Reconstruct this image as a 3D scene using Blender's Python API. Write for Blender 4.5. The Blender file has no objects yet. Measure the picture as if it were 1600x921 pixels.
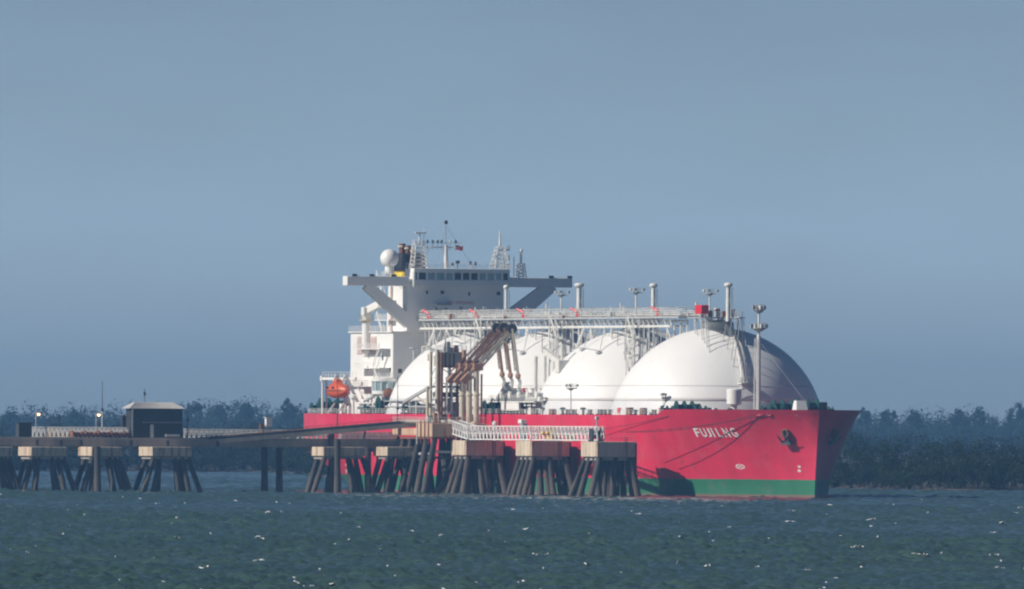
import bpy, math, random
import numpy as np
from mathutils import Vector, Matrix

R = math.radians
random.seed(7)
rng = np.random.default_rng(11)
scene = bpy.context.scene
col = scene.collection

# ------------------------------------------------------------------ camera
EYE = 14.0                       # metres above the water
FPX = 26950.0                    # focal length in pixels of a 1600 px wide frame
ROLL = 0.006
HORIZON = 667.5                  # pixel row of the horizon (of 921)
cam_d = bpy.data.cameras.new('camera')
cam = bpy.data.objects.new('camera', cam_d)
col.objects.link(cam)
cam_d.sensor_width = 36.0
cam_d.lens = 36.0 * FPX / 1600.0
cam_d.clip_start = 1.0
cam_d.clip_end = 60000.0
pitch = math.atan((HORIZON - 460.5) / FPX)
cam.matrix_world = (Matrix.Translation((0, 0, EYE)) @ Matrix.Rotation(R(90) + pitch, 4, 'X') @ Matrix.Rotation(ROLL, 4, 'Z'))
scene.camera = cam

# ------------------------------------------------------------------ sky, sun, exposure
SUN_EL = R(33)
SUN_LEFT = R(70.5)                 # measured from straight behind the camera towards the left
sun_vec = Vector((-math.sin(SUN_LEFT) * math.cos(SUN_EL), -math.cos(SUN_LEFT) * math.cos(SUN_EL), math.sin(SUN_EL)))
world = bpy.data.worlds.new('World')
scene.world = world
world.use_nodes = True
wn, wl = world.node_tree.nodes, world.node_tree.links
wn.clear()
w_out = wn.new('ShaderNodeOutputWorld')
w_bg = wn.new('ShaderNodeBackground')
w_sky = wn.new('ShaderNodeTexSky')
w_sky.sky_type = 'NISHITA'
w_sky.sun_disc = False
w_sky.sun_elevation = SUN_EL
w_sky.sun_rotation = math.atan2(sun_vec.x, sun_vec.y)
w_sky.air_density = 0.55
w_sky.dust_density = 0.3
w_sky.ozone_density = 1.0
w_bg.inputs['Strength'].default_value = 0.05
# thin uneven veil of grey-blue haze cloud low over the whole horizon
w_tc = wn.new('ShaderNodeTexCoord')
w_sep = wn.new('ShaderNodeSeparateXYZ')
w_map = wn.new('ShaderNodeMapping')
w_map.inputs['Scale'].default_value = (1.0, 1.0, 3.2)
w_noise = wn.new('ShaderNodeTexNoise')
w_noise.inputs['Scale'].default_value = 38.0
w_noise.inputs['Detail'].default_value = 4.0
w_noise.inputs['Roughness'].default_value = 0.5
w_add = wn.new('ShaderNodeMath'); w_add.operation = 'MULTIPLY_ADD'
w_add.inputs[1].default_value = 0.012
w_off = wn.new('ShaderNodeMath'); w_off.operation = 'SUBTRACT'
w_off.inputs[1].default_value = 0.006
w_scl = wn.new('ShaderNodeMath'); w_scl.operation = 'MULTIPLY'
w_scl.inputs[1].default_value = 5.0
w_ramp = wn.new('ShaderNodeValToRGB')
cr = w_ramp.color_ramp
VEIL = [(0.000, (1.12, 1.22, 1.53)), (0.010, (1.27, 1.50, 1.98)), (0.018, (1.12, 1.30, 1.66)), (0.028, (0.94, 1.07, 1.34)), (0.10, (0.86, 0.92, 1.02))]
cr.elements[0].position = 0.0
cr.elements[0].color = (*VEIL[0][1], 1)
cr.elements[1].position = VEIL[-1][0] * 5.0
cr.elements[1].color = (*VEIL[-1][1], 1)
for z_, c_ in VEIL[1:-1]:
    e_ = cr.elements.new(z_ * 5.0)
    e_.color = (*c_, 1)
w_mul = wn.new('ShaderNodeMix')
w_mul.data_type = 'RGBA'
w_mul.blend_type = 'MULTIPLY'
w_mul.inputs['Factor'].default_value = 1.0
wl.new(w_tc.outputs['Generated'], w_sep.inputs[0])
wl.new(w_tc.outputs['Generated'], w_map.inputs['Vector'])
wl.new(w_map.outputs['Vector'], w_noise.inputs['Vector'])
wl.new(w_noise.outputs['Fac'], w_add.inputs[0])
wl.new(w_sep.outputs['Z'], w_add.inputs[2])
wl.new(w_add.outputs[0], w_off.inputs[0])
wl.new(w_off.outputs[0], w_scl.inputs[0])
wl.new(w_scl.outputs[0], w_ramp.inputs['Fac'])
wl.new(w_sky.outputs['Color'], w_mul.inputs['A'])
wl.new(w_ramp.outputs['Color'], w_mul.inputs['B'])
wl.new(w_mul.outputs['Result'], w_bg.inputs['Color'])
wl.new(w_bg.outputs['Background'], w_out.inputs['Surface'])

sun_d = bpy.data.lights.new('sun', 'SUN')
sun_d.energy = 5.0
sun_d.angle = R(0.53)
sun_d.color = (1.0, 0.93, 0.83)
sun = bpy.data.objects.new('sun', sun_d)
col.objects.link(sun)
sun.location = (-60, 3300, 120)
sun.rotation_euler = sun_vec.to_track_quat('Z', 'Y').to_euler()

scene.view_settings.view_transform = 'Standard'
scene.view_settings.look = 'None'
scene.view_settings.exposure = 0.0
scene.view_settings.gamma = 1.0
scene.view_settings.use_curve_mapping = False
scene.render.engine = 'CYCLES'
scene.cycles.use_denoising = True
scene.cycles.max_bounces = 6
scene.cycles.volume_bounces = 0
scene.cycles.filter_width = 2.2

# ------------------------------------------------------------------ the ship's frame: x forward, y to port, z up from the waterline
BETA = R(19.5)
SB, CB = math.sin(BETA), math.cos(BETA)
OX, OY = 60.6, 3440.0
THETA = BETA - R(90)

def W(p):
    return Vector((OX + p[0] * SB + p[1] * CB, OY - p[0] * CB + p[1] * SB, p[2]))

def ideal(px, py):
    dx, dy = px - 800.0, py - 460.5
    return dx + ROLL * dy, (py - ROLL * dx)

def L(px, py, lat):
    """point of the vertical plane y = lat of the ship's frame seen at a place in the photograph"""
    u, v = ideal(px, py)
    x = (u * (OY + lat * SB) - FPX * (OX + lat * CB)) / (FPX * SB + u * CB)
    Y = OY - x * CB + lat * SB
    return Vector((x, lat, EYE + (HORIZON - v) * Y / FPX))

def T(px, py, x):
    """the same on a plane square to the ship, x = const"""
    u, v = ideal(px, py)
    lat = (u * (OY - x * CB) - FPX * (OX + x * SB)) / (FPX * CB - u * SB)
    Y = OY - x * CB + lat * SB
    return Vector((x, lat, EYE + (HORIZON - v) * Y / FPX))

# ------------------------------------------------------------------ materials
MATS = {}
def mat(name, color, rough=0.55, var=0.12, scale=0.6, metal=0.0, bump=0.0, second=None, amount=0.45, streak=False, emit=None):
    m = bpy.data.materials.new(name)
    m.use_nodes = True
    n, l = m.node_tree.nodes, m.node_tree.links
    b = n['Principled BSDF']
    b.inputs['Roughness'].default_value = rough
    b.inputs['Metallic'].default_value = metal
    tc = n.new('ShaderNodeTexCoord')
    mp = n.new('ShaderNodeMapping')
    if streak:
        mp.inputs['Scale'].default_value = (1.0, 1.0, 0.12)
    l.new(tc.outputs['Object'], mp.inputs['Vector'])
    nz = n.new('ShaderNodeTexNoise')
    nz.inputs['Scale'].default_value = scale
    nz.inputs['Detail'].default_value = 5.0
    nz.inputs['Roughness'].default_value = 0.6
    l.new(mp.outputs['Vector'], nz.inputs['Vector'])
    r = n.new('ShaderNodeValToRGB')
    c = Vector(color)
    lo, hi = c * (1 - var), c * (1 + var)
    r.color_ramp.elements[0].position = 0.3
    r.color_ramp.elements[1].position = 0.7
    r.color_ramp.elements[0].color = (*lo, 1)
    r.color_ramp.elements[1].color = (*[min(v, 0.92) for v in hi], 1)
    l.new(nz.outputs['Fac'], r.inputs['Fac'])
    last = r.outputs['Color']
    if second is not None:
        n2 = n.new('ShaderNodeTexNoise')
        n2.inputs['Scale'].default_value = scale * 2.3
        n2.inputs['Detail'].default_value = 8.0
        n2.inputs['Roughness'].default_value = 0.7
        l.new(mp.outputs['Vector'], n2.inputs['Vector'])
        r2 = n.new('ShaderNodeValToRGB')
        r2.color_ramp.elements[0].position = 1 - amount
        r2.color_ramp.elements[1].position = min(1.0, 1 - amount + 0.12)
        l.new(n2.outputs['Fac'], r2.inputs['Fac'])
        mx = n.new('ShaderNodeMix')
        mx.data_type = 'RGBA'
        l.new(r2.outputs['Color'], mx.inputs['Factor'])
        l.new(last, mx.inputs['A'])
        mx.inputs['B'].default_value = (*second, 1)
        last = mx.outputs['Result']
    l.new(last, b.inputs['Base Color'])
    if bump:
        bp = n.new('ShaderNodeBump')
        bp.inputs['Strength'].default_value = bump
        bp.inputs['Distance'].default_value = 0.05
        l.new(nz.outputs['Fac'], bp.inputs['Height'])
        l.new(bp.outputs['Normal'], b.inputs['Normal'])
    if emit:
        b.inputs['Emission Color'].default_value = (*emit[0], 1)
        b.inputs['Emission Strength'].default_value = emit[1]
    MATS[name] = m
    return m

mat('white_paint', (0.80, 0.79, 0.76), 0.45, 0.04, 0.35, second=(0.62, 0.52, 0.42), amount=0.36, streak=True)
mat('dome_paint', (0.79, 0.785, 0.77), 0.5, 0.025, 0.16, second=(0.73, 0.715, 0.68), amount=0.42, streak=True)
mat('skirt_paint', (0.66, 0.67, 0.67), 0.5, 0.05, 0.3)
mat('pipe_white', (0.74, 0.73, 0.69), 0.45, 0.10, 0.8, second=(0.40, 0.34, 0.27), amount=0.40)
mat('pipe_grey', (0.42, 0.43, 0.43), 0.5, 0.15, 0.8, second=(0.26, 0.22, 0.18), amount=0.40)
mat('cream_steel', (0.56, 0.51, 0.40), 0.55, 0.10, 0.6, second=(0.33, 0.22, 0.14), amount=0.42)
mat('arm_brown', (0.40, 0.22, 0.14), 0.6, 0.25, 0.9, second=(0.36, 0.28, 0.22), amount=0.40)
mat('rust_brown', (0.20, 0.085, 0.05), 0.75, 0.25, 0.8, second=(0.10, 0.05, 0.04), amount=0.42)
mat('dark_steel', (0.045, 0.048, 0.055), 0.55, 0.2, 0.8)
mat('black_paint', (0.020, 0.022, 0.028), 0.5, 0.2, 0.8)
mat('grey_paint', (0.30, 0.32, 0.34), 0.5, 0.12, 0.6)
mat('green_machinery', (0.012, 0.062, 0.056), 0.5, 0.25, 0.9, second=(0.03, 0.04, 0.04), amount=0.45)
mat('deck_green', (0.06, 0.13, 0.10), 0.7, 0.2, 0.3)
mat('deck_red', (0.20, 0.06, 0.05), 0.7, 0.2, 0.3)
mat('lifeboat_orange', (0.60, 0.10, 0.03), 0.4, 0.08, 0.7)
mat('signal_red', (0.62, 0.02, 0.03), 0.45, 0.1, 0.9)
mat('yellow_paint', (0.68, 0.40, 0.05), 0.5, 0.12, 0.9, second=(0.35, 0.2, 0.07), amount=0.38)
mat('funnel_yellow', (0.80, 0.58, 0.04), 0.45, 0.05, 0.6)
mat('lettering_white', (0.82, 0.80, 0.78), 0.5, 0.05, 1.2)
mat('lettering_red', (0.50, 0.05, 0.05), 0.5, 0.05, 1.2)
mat('dark_glass', (0.012, 0.016, 0.020), 0.08, 0.1, 0.5)
mat('pale_glass', (0.30, 0.42, 0.44), 0.10, 0.2, 0.5)
mat('louvre_pink', (0.58, 0.46, 0.43), 0.6, 0.1, 0.7)
mat('concrete_pale', (0.60, 0.52, 0.42), 0.85, 0.13, 0.5, bump=0.2, second=(0.42, 0.28, 0.17), amount=0.38, streak=True)
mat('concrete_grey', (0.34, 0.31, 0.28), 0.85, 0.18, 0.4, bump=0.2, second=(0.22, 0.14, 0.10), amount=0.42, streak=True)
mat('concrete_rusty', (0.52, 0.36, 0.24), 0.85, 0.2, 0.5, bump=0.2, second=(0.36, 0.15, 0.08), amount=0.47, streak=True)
mat('pile_steel', (0.052, 0.046, 0.042), 0.8, 0.35, 0.7, bump=0.4, second=(0.030, 0.030, 0.030), amount=0.50, streak=True)
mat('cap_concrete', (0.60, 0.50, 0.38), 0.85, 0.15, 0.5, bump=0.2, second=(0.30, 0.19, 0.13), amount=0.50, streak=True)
mat('fender_black', (0.018, 0.018, 0.020), 0.8, 0.2, 0.8)
mat('galvanised', (0.62, 0.62, 0.60), 0.45, 0.12, 0.9, second=(0.36, 0.31, 0.26), amount=0.38)
mat('catwalk_white', (0.74, 0.74, 0.72), 0.45, 0.1, 0.9, second=(0.40, 0.37, 0.33), amount=0.45)
mat('rope', (0.045, 0.040, 0.045), 0.9, 0.2, 0.9)
mat('hut_wall', (0.030, 0.033, 0.038), 0.65, 0.2, 0.5)
mat('hut_roof', (0.50, 0.49, 0.47), 0.5, 0.12, 0.5)
mat('whitecap_foam', (0.58, 0.61, 0.61), 0.9, 0.04, 0.9)
mat('lamp_glow', (0.9, 0.7, 0.4), 0.5, 0.0, 1.0, emit=((1.0, 0.52, 0.20), 7.0))
mat('trunk_bark', (0.12, 0.10, 0.08), 0.9, 0.2, 0.4)

def tide_marks(name, low, z0, z1):
    """shell and weed growing on the legs up to the reach of the tide"""
    m = MATS[name]
    n, l = m.node_tree.nodes, m.node_tree.links
    b = n['Principled BSDF']
    src = b.inputs['Base Color'].links[0].from_socket
    tc = n.new('ShaderNodeTexCoord'); sp = n.new('ShaderNodeSeparateXYZ'); l.new(tc.outputs['Object'], sp.inputs[0])
    nz = n.new('ShaderNodeTexNoise'); nz.inputs['Scale'].default_value = 1.3; nz.inputs['Detail'].default_value = 6
    l.new(tc.outputs['Object'], nz.inputs['Vector'])
    ad = n.new('ShaderNodeMath'); ad.operation = 'MULTIPLY_ADD'; ad.inputs[1].default_value = 3.0
    l.new(nz.outputs['Fac'], ad.inputs[0]); l.new(sp.outputs['Z'], ad.inputs[2])
    mr = n.new('ShaderNodeMapRange'); mr.inputs['From Min'].default_value = z0 + 1.5; mr.inputs['From Max'].default_value = z1 + 1.5
    mr.inputs['To Min'].default_value = 1.0; mr.inputs['To Max'].default_value = 0.0
    l.new(ad.outputs[0], mr.inputs['Value'])
    mx = n.new('ShaderNodeMix'); mx.data_type = 'RGBA'
    l.new(mr.outputs[0], mx.inputs['Factor']); l.new(src, mx.inputs['A']); mx.inputs['B'].default_value = (*low, 1)
    l.new(mx.outputs['Result'], b.inputs['Base Color'])
tide_marks('pile_steel', (0.085, 0.072, 0.060), 2.6, 4.6)

def foliage(name, c0, c1, c2, scale):
    m = bpy.data.materials.new(name)
    m.use_nodes = True
    n, l = m.node_tree.nodes, m.node_tree.links
    b = n['Principled BSDF']
    b.inputs['Roughness'].default_value = 0.9
    b.inputs['Specular IOR Level'].default_value = 0.15
    g = n.new('ShaderNodeNewGeometry')
    nz = n.new('ShaderNodeTexNoise')
    nz.inputs['Scale'].default_value = scale
    nz.inputs['Detail'].default_value = 4.0
    l.new(g.outputs['Position'], nz.inputs['Vector'])
    r = n.new('ShaderNodeValToRGB')
    r.color_ramp.elements[0].position = 0.32
    r.color_ramp.elements[0].color = (*c0, 1)
    r.color_ramp.elements[1].position = 0.68
    r.color_ramp.elements[1].color = (*c2, 1)
    e = r.color_ramp.elements.new(0.5)
    e.color = (*c1, 1)
    l.new(nz.outputs['Fac'], r.inputs['Fac'])
    l.new(r.outputs['Color'], b.inputs['Base Color'])
    # thin leaves let some of the light through
    tl = n.new('ShaderNodeBsdfTranslucent')
    l.new(r.outputs['Color'], tl.inputs['Color'])
    mx = n.new('ShaderNodeMixShader')
    mx.inputs['Fac'].default_value = 0.45
    l.new(b.outputs['BSDF'], mx.inputs[1]); l.new(tl.outputs['BSDF'], mx.inputs[2])
    l.new(mx.outputs['Shader'], n['Material Output'].inputs['Surface'])
    MATS[name] = m
foliage('mangrove_leaves', (0.014, 0.028, 0.017), (0.021, 0.040, 0.022), (0.030, 0.048, 0.025), 0.08)
foliage('forest_leaves', (0.018, 0.032, 0.020), (0.026, 0.043, 0.025), (0.036, 0.052, 0.030), 0.05)

def hull_material():
    m = bpy.data.materials.new('hull_paint')
    m.use_nodes = True
    n, l = m.node_tree.nodes, m.node_tree.links
    b = n['Principled BSDF']
    b.inputs['Roughness'].default_value = 0.42
    tc = n.new('ShaderNodeTexCoord')
    sp = n.new('ShaderNodeSeparateXYZ')
    l.new(tc.outputs['Object'], sp.inputs[0])
    nz = n.new('ShaderNodeTexNoise')
    nz.inputs['Scale'].default_value = 0.55
    nz.inputs['Detail'].default_value = 6
    l.new(tc.outputs['Object'], nz.inputs['Vector'])
    wob = n.new('ShaderNodeMath'); wob.operation = 'MULTIPLY_ADD'
    wob.inputs[1].default_value = 0.35
    l.new(nz.outputs['Fac'], wob.inputs[0]); l.new(sp.outputs['Z'], wob.inputs[2])
    ramp = n.new('ShaderNodeValToRGB')
    ramp.color_ramp.interpolation = 'CONSTANT'
    div = n.new('ShaderNodeMath'); div.operation = 'MULTIPLY'; div.inputs[1].default_value = 0.05
    l.new(wob.outputs[0], div.inputs[0])
    ramp.color_ramp.elements[0].position = 0.0
    ramp.color_ramp.elements[0].color = (0.20, 0.13, 0.10, 1)
    ramp.color_ramp.elements[1].position = 0.05 * 0.9
    ramp.color_ramp.elements[1].color = (0.035, 0.185, 0.095, 1)
    e = ramp.color_ramp.elements.new(0.05 * 3.95)
    e.color = (0.70, 0.024, 0.072, 1)
    l.new(div.outputs[0], ramp.inputs['Fac'])
    # plate to plate variation and long vertical streaks
    mp = n.new('ShaderNodeMapping'); mp.inputs['Scale'].default_value = (0.35, 0.35, 0.05)
    l.new(tc.outputs['Object'], mp.inputs['Vector'])
    st = n.new('ShaderNodeTexNoise'); st.inputs['Scale'].default_value = 0.7; st.inputs['Detail'].default_value = 7
    l.new(mp.outputs['Vector'], st.inputs['Vector'])
    sr = n.new('ShaderNodeValToRGB')
    sr.color_ramp.elements[0].position = 0.35; sr.color_ramp.elements[0].color = (0.86, 0.86, 0.86, 1)
    sr.color_ramp.elements[1].position = 0.62; sr.color_ramp.elements[1].color = (1.06, 1.06, 1.06, 1)
    l.new(st.outputs['Fac'], sr.inputs['Fac'])
    mx = n.new('ShaderNodeMix'); mx.data_type = 'RGBA'; mx.blend_type = 'MULTIPLY'; mx.inputs['Factor'].default_value = 0.75
    l.new(ramp.outputs['Color'], mx.inputs['A']); l.new(sr.outputs['Color'], mx.inputs['B'])
    cmb = n.new('ShaderNodeCombineXYZ')
    l.new(sp.outputs['X'], cmb.inputs['X']); l.new(sp.outputs['Z'], cmb.inputs['Y'])
    bk = n.new('ShaderNodeTexBrick')
    bk.inputs['Scale'].default_value = 1.0
    bk.inputs['Brick Width'].default_value = 11.0
    bk.inputs['Row Height'].default_value = 2.7
    bk.inputs['Mortar Size'].default_value = 0.05
    bk.inputs['Mortar Smooth'].default_value = 0.6
    bk.inputs['Color1'].default_value = (1.0, 1.0, 1.0, 1)
    bk.inputs['Color2'].default_value = (0.90, 0.90, 0.91, 1)
    bk.inputs['Mortar'].default_value = (0.74, 0.72, 0.72, 1)
    l.new(cmb.outputs[0], bk.inputs['Vector'])
    mk = n.new('ShaderNodeMix'); mk.data_type = 'RGBA'; mk.blend_type = 'MULTIPLY'; mk.inputs['Factor'].default_value = 0.8
    l.new(mx.outputs['Result'], mk.inputs['A']); l.new(bk.outputs['Color'], mk.inputs['B'])
    mx = mk
    # salt and scuffs in patches low on the side
    n2 = n.new('ShaderNodeTexNoise'); n2.inputs['Scale'].default_value = 0.16; n2.inputs['Detail'].default_value = 9; n2.inputs['Roughness'].default_value = 0.7
    l.new(tc.outputs['Object'], n2.inputs['Vector'])
    r2 = n.new('ShaderNodeValToRGB')
    r2.color_ramp.elements[0].position = 0.50; r2.color_ramp.elements[1].position = 0.78
    r2.color_ramp.elements[1].color = (0.16, 0.16, 0.16, 1)
    l.new(n2.outputs['Fac'], r2.inputs['Fac'])
    m2 = n.new('ShaderNodeMix'); m2.data_type = 'RGBA'
    l.new(r2.outputs['Color'], m2.inputs['Factor']); l.new(mx.outputs['Result'], m2.inputs['A'])
    m2.inputs['B'].default_value = (0.55, 0.42, 0.40, 1)
    # thin rust runs
    mr = n.new('ShaderNodeMapping'); mr.inputs['Scale'].default_value = (1.1, 1.1, 0.035)
    l.new(tc.outputs['Object'], mr.inputs['Vector'])
    n4 = n.new('ShaderNodeTexNoise'); n4.inputs['Scale'].default_value = 0.8; n4.inputs['Detail'].default_value = 6
    l.new(mr.outputs['Vector'], n4.inputs['Vector'])
    r4 = n.new('ShaderNodeValToRGB')
    r4.color_ramp.elements[0].position = 0.60; r4.color_ramp.elements[1].position = 0.76
    r4.color_ramp.elements[1].color = (0.6, 0.6, 0.6, 1)
    l.new(n4.outputs['Fac'], r4.inputs['Fac'])
    m4 = n.new('ShaderNodeMix'); m4.data_type = 'RGBA'
    l.new(r4.outputs['Color'], m4.inputs['Factor']); l.new(m2.outputs['Result'], m4.inputs['A'])
    m4.inputs['B'].default_value = (0.22, 0.06, 0.045, 1)
    l.new(m4.outputs['Result'], b.inputs['Base Color'])
    bp = n.new('ShaderNodeBump'); bp.inputs['Strength'].default_value = 0.12; bp.inputs['Distance'].default_value = 0.05
    n3 = n.new('ShaderNodeTexNoise'); n3.inputs['Scale'].default_value = 0.35
    l.new(tc.outputs['Object'], n3.inputs['Vector']); l.new(n3.outputs['Fac'], bp.inputs['Height']); l.new(bp.outputs['Normal'], b.inputs['Normal'])
    MATS['hull_paint'] = m
hull_material()

def water_material():
    m = bpy.data.materials.new('sea_water')
    m.use_nodes = True
    n, l = m.node_tree.nodes, m.node_tree.links
    b = n['Principled BSDF']
    b.inputs['Roughness'].default_value = 0.16
    b.inputs['IOR'].default_value = 1.333
    g = n.new('ShaderNodeNewGeometry')
    nz = n.new('ShaderNodeTexNoise'); nz.inputs['Scale'].default_value = 0.012; nz.inputs['Detail'].default_value = 3
    l.new(g.outputs['Position'], nz.inputs['Vector'])
    r = n.new('ShaderNodeValToRGB')
    r.color_ramp.elements[0].position = 0.35; r.color_ramp.elements[0].color = (0.038, 0.076, 0.070, 1)
    r.color_ramp.elements[1].position = 0.65; r.color_ramp.elements[1].color = (0.050, 0.094, 0.082, 1)
    l.new(nz.outputs['Fac'], r.inputs['Fac']); l.new(r.outputs['Color'], b.inputs['Base Color'])
    n2 = n.new('ShaderNodeTexNoise'); n2.inputs['Scale'].default_value = 1.6; n2.inputs['Detail'].default_value = 4
    l.new(g.outputs['Position'], n2.inputs['Vector'])
    bp = n.new('ShaderNodeBump'); bp.inputs['Strength'].default_value = 0.5; bp.inputs['Distance'].default_value = 0.12
    l.new(n2.outputs['Fac'], bp.inputs['Height']); l.new(bp.outputs['Normal'], b.inputs['Normal'])
    MATS['sea_water'] = m
water_material()
mat('mud', (0.07, 0.06, 0.05), 0.9, 0.2, 0.05)

# ------------------------------------------------------------------ mesh building
BASE = {}
def thing(name, label, cat, base=(0, 0, 0), group=None):
    o = bpy.data.objects.new(name, None)
    o.empty_display_size = 0.5
    col.objects.link(o)
    o.location = W(base)
    o.rotation_euler = (0, 0, THETA)
    o['label'] = label
    o['category'] = cat
    if group:
        o['group'] = group
    BASE[o] = Vector(base)
    return o

class MB:
    def __init__(self):
        self.v, self.f = [], []
    def add(self, vs, fs):
        k = len(self.v)
        self.v += [Vector(p) for p in vs]
        self.f += [tuple(i + k for i in q) for q in fs]
        return self
    def box(self, a, b):
        x0, x1 = sorted((a[0], b[0])); y0, y1 = sorted((a[1], b[1])); z0, z1 = sorted((a[2], b[2]))
        return self.add([(x0,y0,z0),(x1,y0,z0),(x1,y1,z0),(x0,y1,z0),(x0,y0,z1),(x1,y0,z1),(x1,y1,z1),(x0,y1,z1)],
                        [(0,3,2,1),(4,5,6,7),(0,1,5,4),(1,2,6,5),(2,3,7,6),(3,0,4,7)])
    def frustum(self, a, b, c, d):
        """box with bottom rectangle a..b and top rectangle c..d"""
        return self.add([(a[0],a[1],a[2]),(b[0],a[1],a[2]),(b[0],b[1],a[2]),(a[0],b[1],a[2]),
                         (c[0],c[1],c[2]),(d[0],c[1],c[2]),(d[0],d[1],c[2]),(c[0],d[1],c[2])],
                        [(0,3,2,1),(4,5,6,7),(0,1,5,4),(1,2,6,5),(2,3,7,6),(3,0,4,7)])
    def frame(self, p, q):
        d = (Vector(q) - Vector(p)).normalized()
        up = Vector((0, 0, 1)) if abs(d.z) < 0.95 else Vector((1, 0, 0))
        s = d.cross(up).normalized()
        return d, s, s.cross(d)
    def beam(self, p, q, w, h):
        p, q = Vector(p), Vector(q)
        d, s, u = self.frame(p, q)
        vs = []
        for c in (p, q):
            vs += [c - s*w/2 - u*h/2, c + s*w/2 - u*h/2, c + s*w/2 + u*h/2, c - s*w/2 + u*h/2]
        return self.add(vs, [(0,1,2,3),(7,6,5,4),(0,4,5,1),(1,5,6,2),(2,6,7,3),(3,7,4,0)])
    def tube(self, p, q, r, r2=None, n=6):
        p, q = Vector(p), Vector(q)
        r2 = r if r2 is None else r2
        d, s, u = self.frame(p, q)
        vs, fs = [], []
        for c, rr in ((p, r), (q, r2)):
            for i in range(n):
                a = 2 * math.pi * i / n
                vs.append(c + (s * math.cos(a) + u * math.sin(a)) * rr)
        for i in range(n):
            j = (i + 1) % n
            fs.append((i, j, n + j, n + i))
        fs += [tuple(range(n - 1, -1, -1)), tuple(range(n, 2 * n))]
        return self.add(vs, fs)
    def path(self, pts, r, n=6):
        for a, b in zip(pts[:-1], pts[1:]):
            self.tube(a, b, r, n=n)
        return self
    def lathe(self, c, prof, n=24, axis='z'):
        """profile of (radius, height)"""
        c = Vector(c)
        vs, fs = [], []
        for r, h in prof:
            for i in range(n):
                a = 2 * math.pi * i / n
                e = (r * math.cos(a), r * math.sin(a), h)
                if axis == 'x': e = (h, e[0], e[1])
                if axis == 'y': e = (e[1], h, e[0])
                vs.append(c + Vector(e))
        for k in range(len(prof) - 1):
            for i in range(n):
                j = (i + 1) % n
                fs.append((k*n + i, k*n + j, k*n + n + j, k*n + n + i))
        fs.append(tuple(range(n - 1, -1, -1)))
        fs.append(tuple(range((len(prof) - 1) * n, len(prof) * n)))
        return self.add(vs, fs)
    def ball(self, c, r, n=16, sx=1, sy=1, sz=1):
        k = max(6, n // 2)
        vs, fs = [], []
        for i in range(k + 1):
            t = math.pi * (i / k) - math.pi / 2
            rr, h = max(math.cos(t), 0.001), math.sin(t)
            for j in range(n):
                a = 2 * math.pi * j / n
                vs.append((c[0] + r*sx*rr*math.cos(a), c[1] + r*sy*rr*math.sin(a), c[2] + r*sz*h))
        for i in range(k):
            for j in range(n):
                m = (j + 1) % n
                fs.append((i*n + j, i*n + m, (i+1)*n + m, (i+1)*n + j))
        return self.add(vs, fs)
    def build(self, name, material, parent, smooth=False, origin=None, bevel=0.0):
        b = BASE.get(parent)
        p = parent
        while b is None:
            p = p.parent
            b = BASE[p]
        me = bpy.data.meshes.new(name)
        me.from_pydata([tuple(v - b) for v in self.v], [], self.f)
        me.materials.append(MATS[material])
        if smooth:
            me.polygons.foreach_set('use_smooth', [True] * len(me.polygons))
        me.update()
        o = bpy.data.objects.new(name, me)
        col.objects.link(o)
        o.parent = parent
        if bevel:
            md = o.modifiers.new('bevel', 'BEVEL')
            md.width = bevel
            md.segments = 2
            md.limit_method = 'ANGLE'
        if smooth == 'auto':
            o.data.set_sharp_from_angle(angle=R(35))
        return o

def one(label, cat, name, mb, material, base=(0, 0, 0), group=None, **k):
    t = thing(name, label, cat, base, group)
    mb.build(k.pop('part', name + '_body'), material, t, **k)
    return t

def railing(mb, pts, h=1.1, step=2.0, r=0.045, rails=3):
    for a, b in zip(pts[:-1], pts[1:]):
        a, b = Vector(a), Vector(b)
        n = max(1, round((b - a).length / step))
        for i in range(n + 1):
            p = a.lerp(b, i / n)
            mb.tube(p, p + Vector((0, 0, h)), r, n=4)
        for k in range(rails):
            e = Vector((0, 0, h * (k + 1) / rails))
            mb.tube(a + e, b + e, r * 0.8, n=4)
    return mb

# ================================================================== THE SETTING
def waves(X, Y):
    g = np.random.default_rng(5)
    Z = np.zeros_like(X)
    for i in range(46):
        lam = 1.3 * (13.0 / 1.3) ** g.random()
        a = R(-25) + g.normal(0, 0.55)
        k = 2 * math.pi / lam
        kx, ky = k * math.sin(a), -k * math.cos(a)
        amp = 0.019 * lam ** 0.66
        ph = kx * X + ky * Y + g.random() * 6.283
        s = np.sin(ph)
        Z += amp * (s + 0.28 * np.cos(2 * ph))
    for i in range(22):
        lam = 0.9 * (2.3 / 0.9) ** g.random()
        a = R(-20) + g.normal(0, 0.8)
        k = 2 * math.pi / lam
        ph = k * math.sin(a) * X - k * math.cos(a) * Y + g.random() * 6.283
        Z += 0.022 * lam ** 0.5 * np.sin(ph)
    # gusts: calmer and rougher patches
    Z *= 0.85 + 0.35 * np.sin(X * 0.021 + 1.3 * np.sin(Y * 0.004)) * np.sin(Y * 0.0071 + X * 0.006)
    return Z

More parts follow.
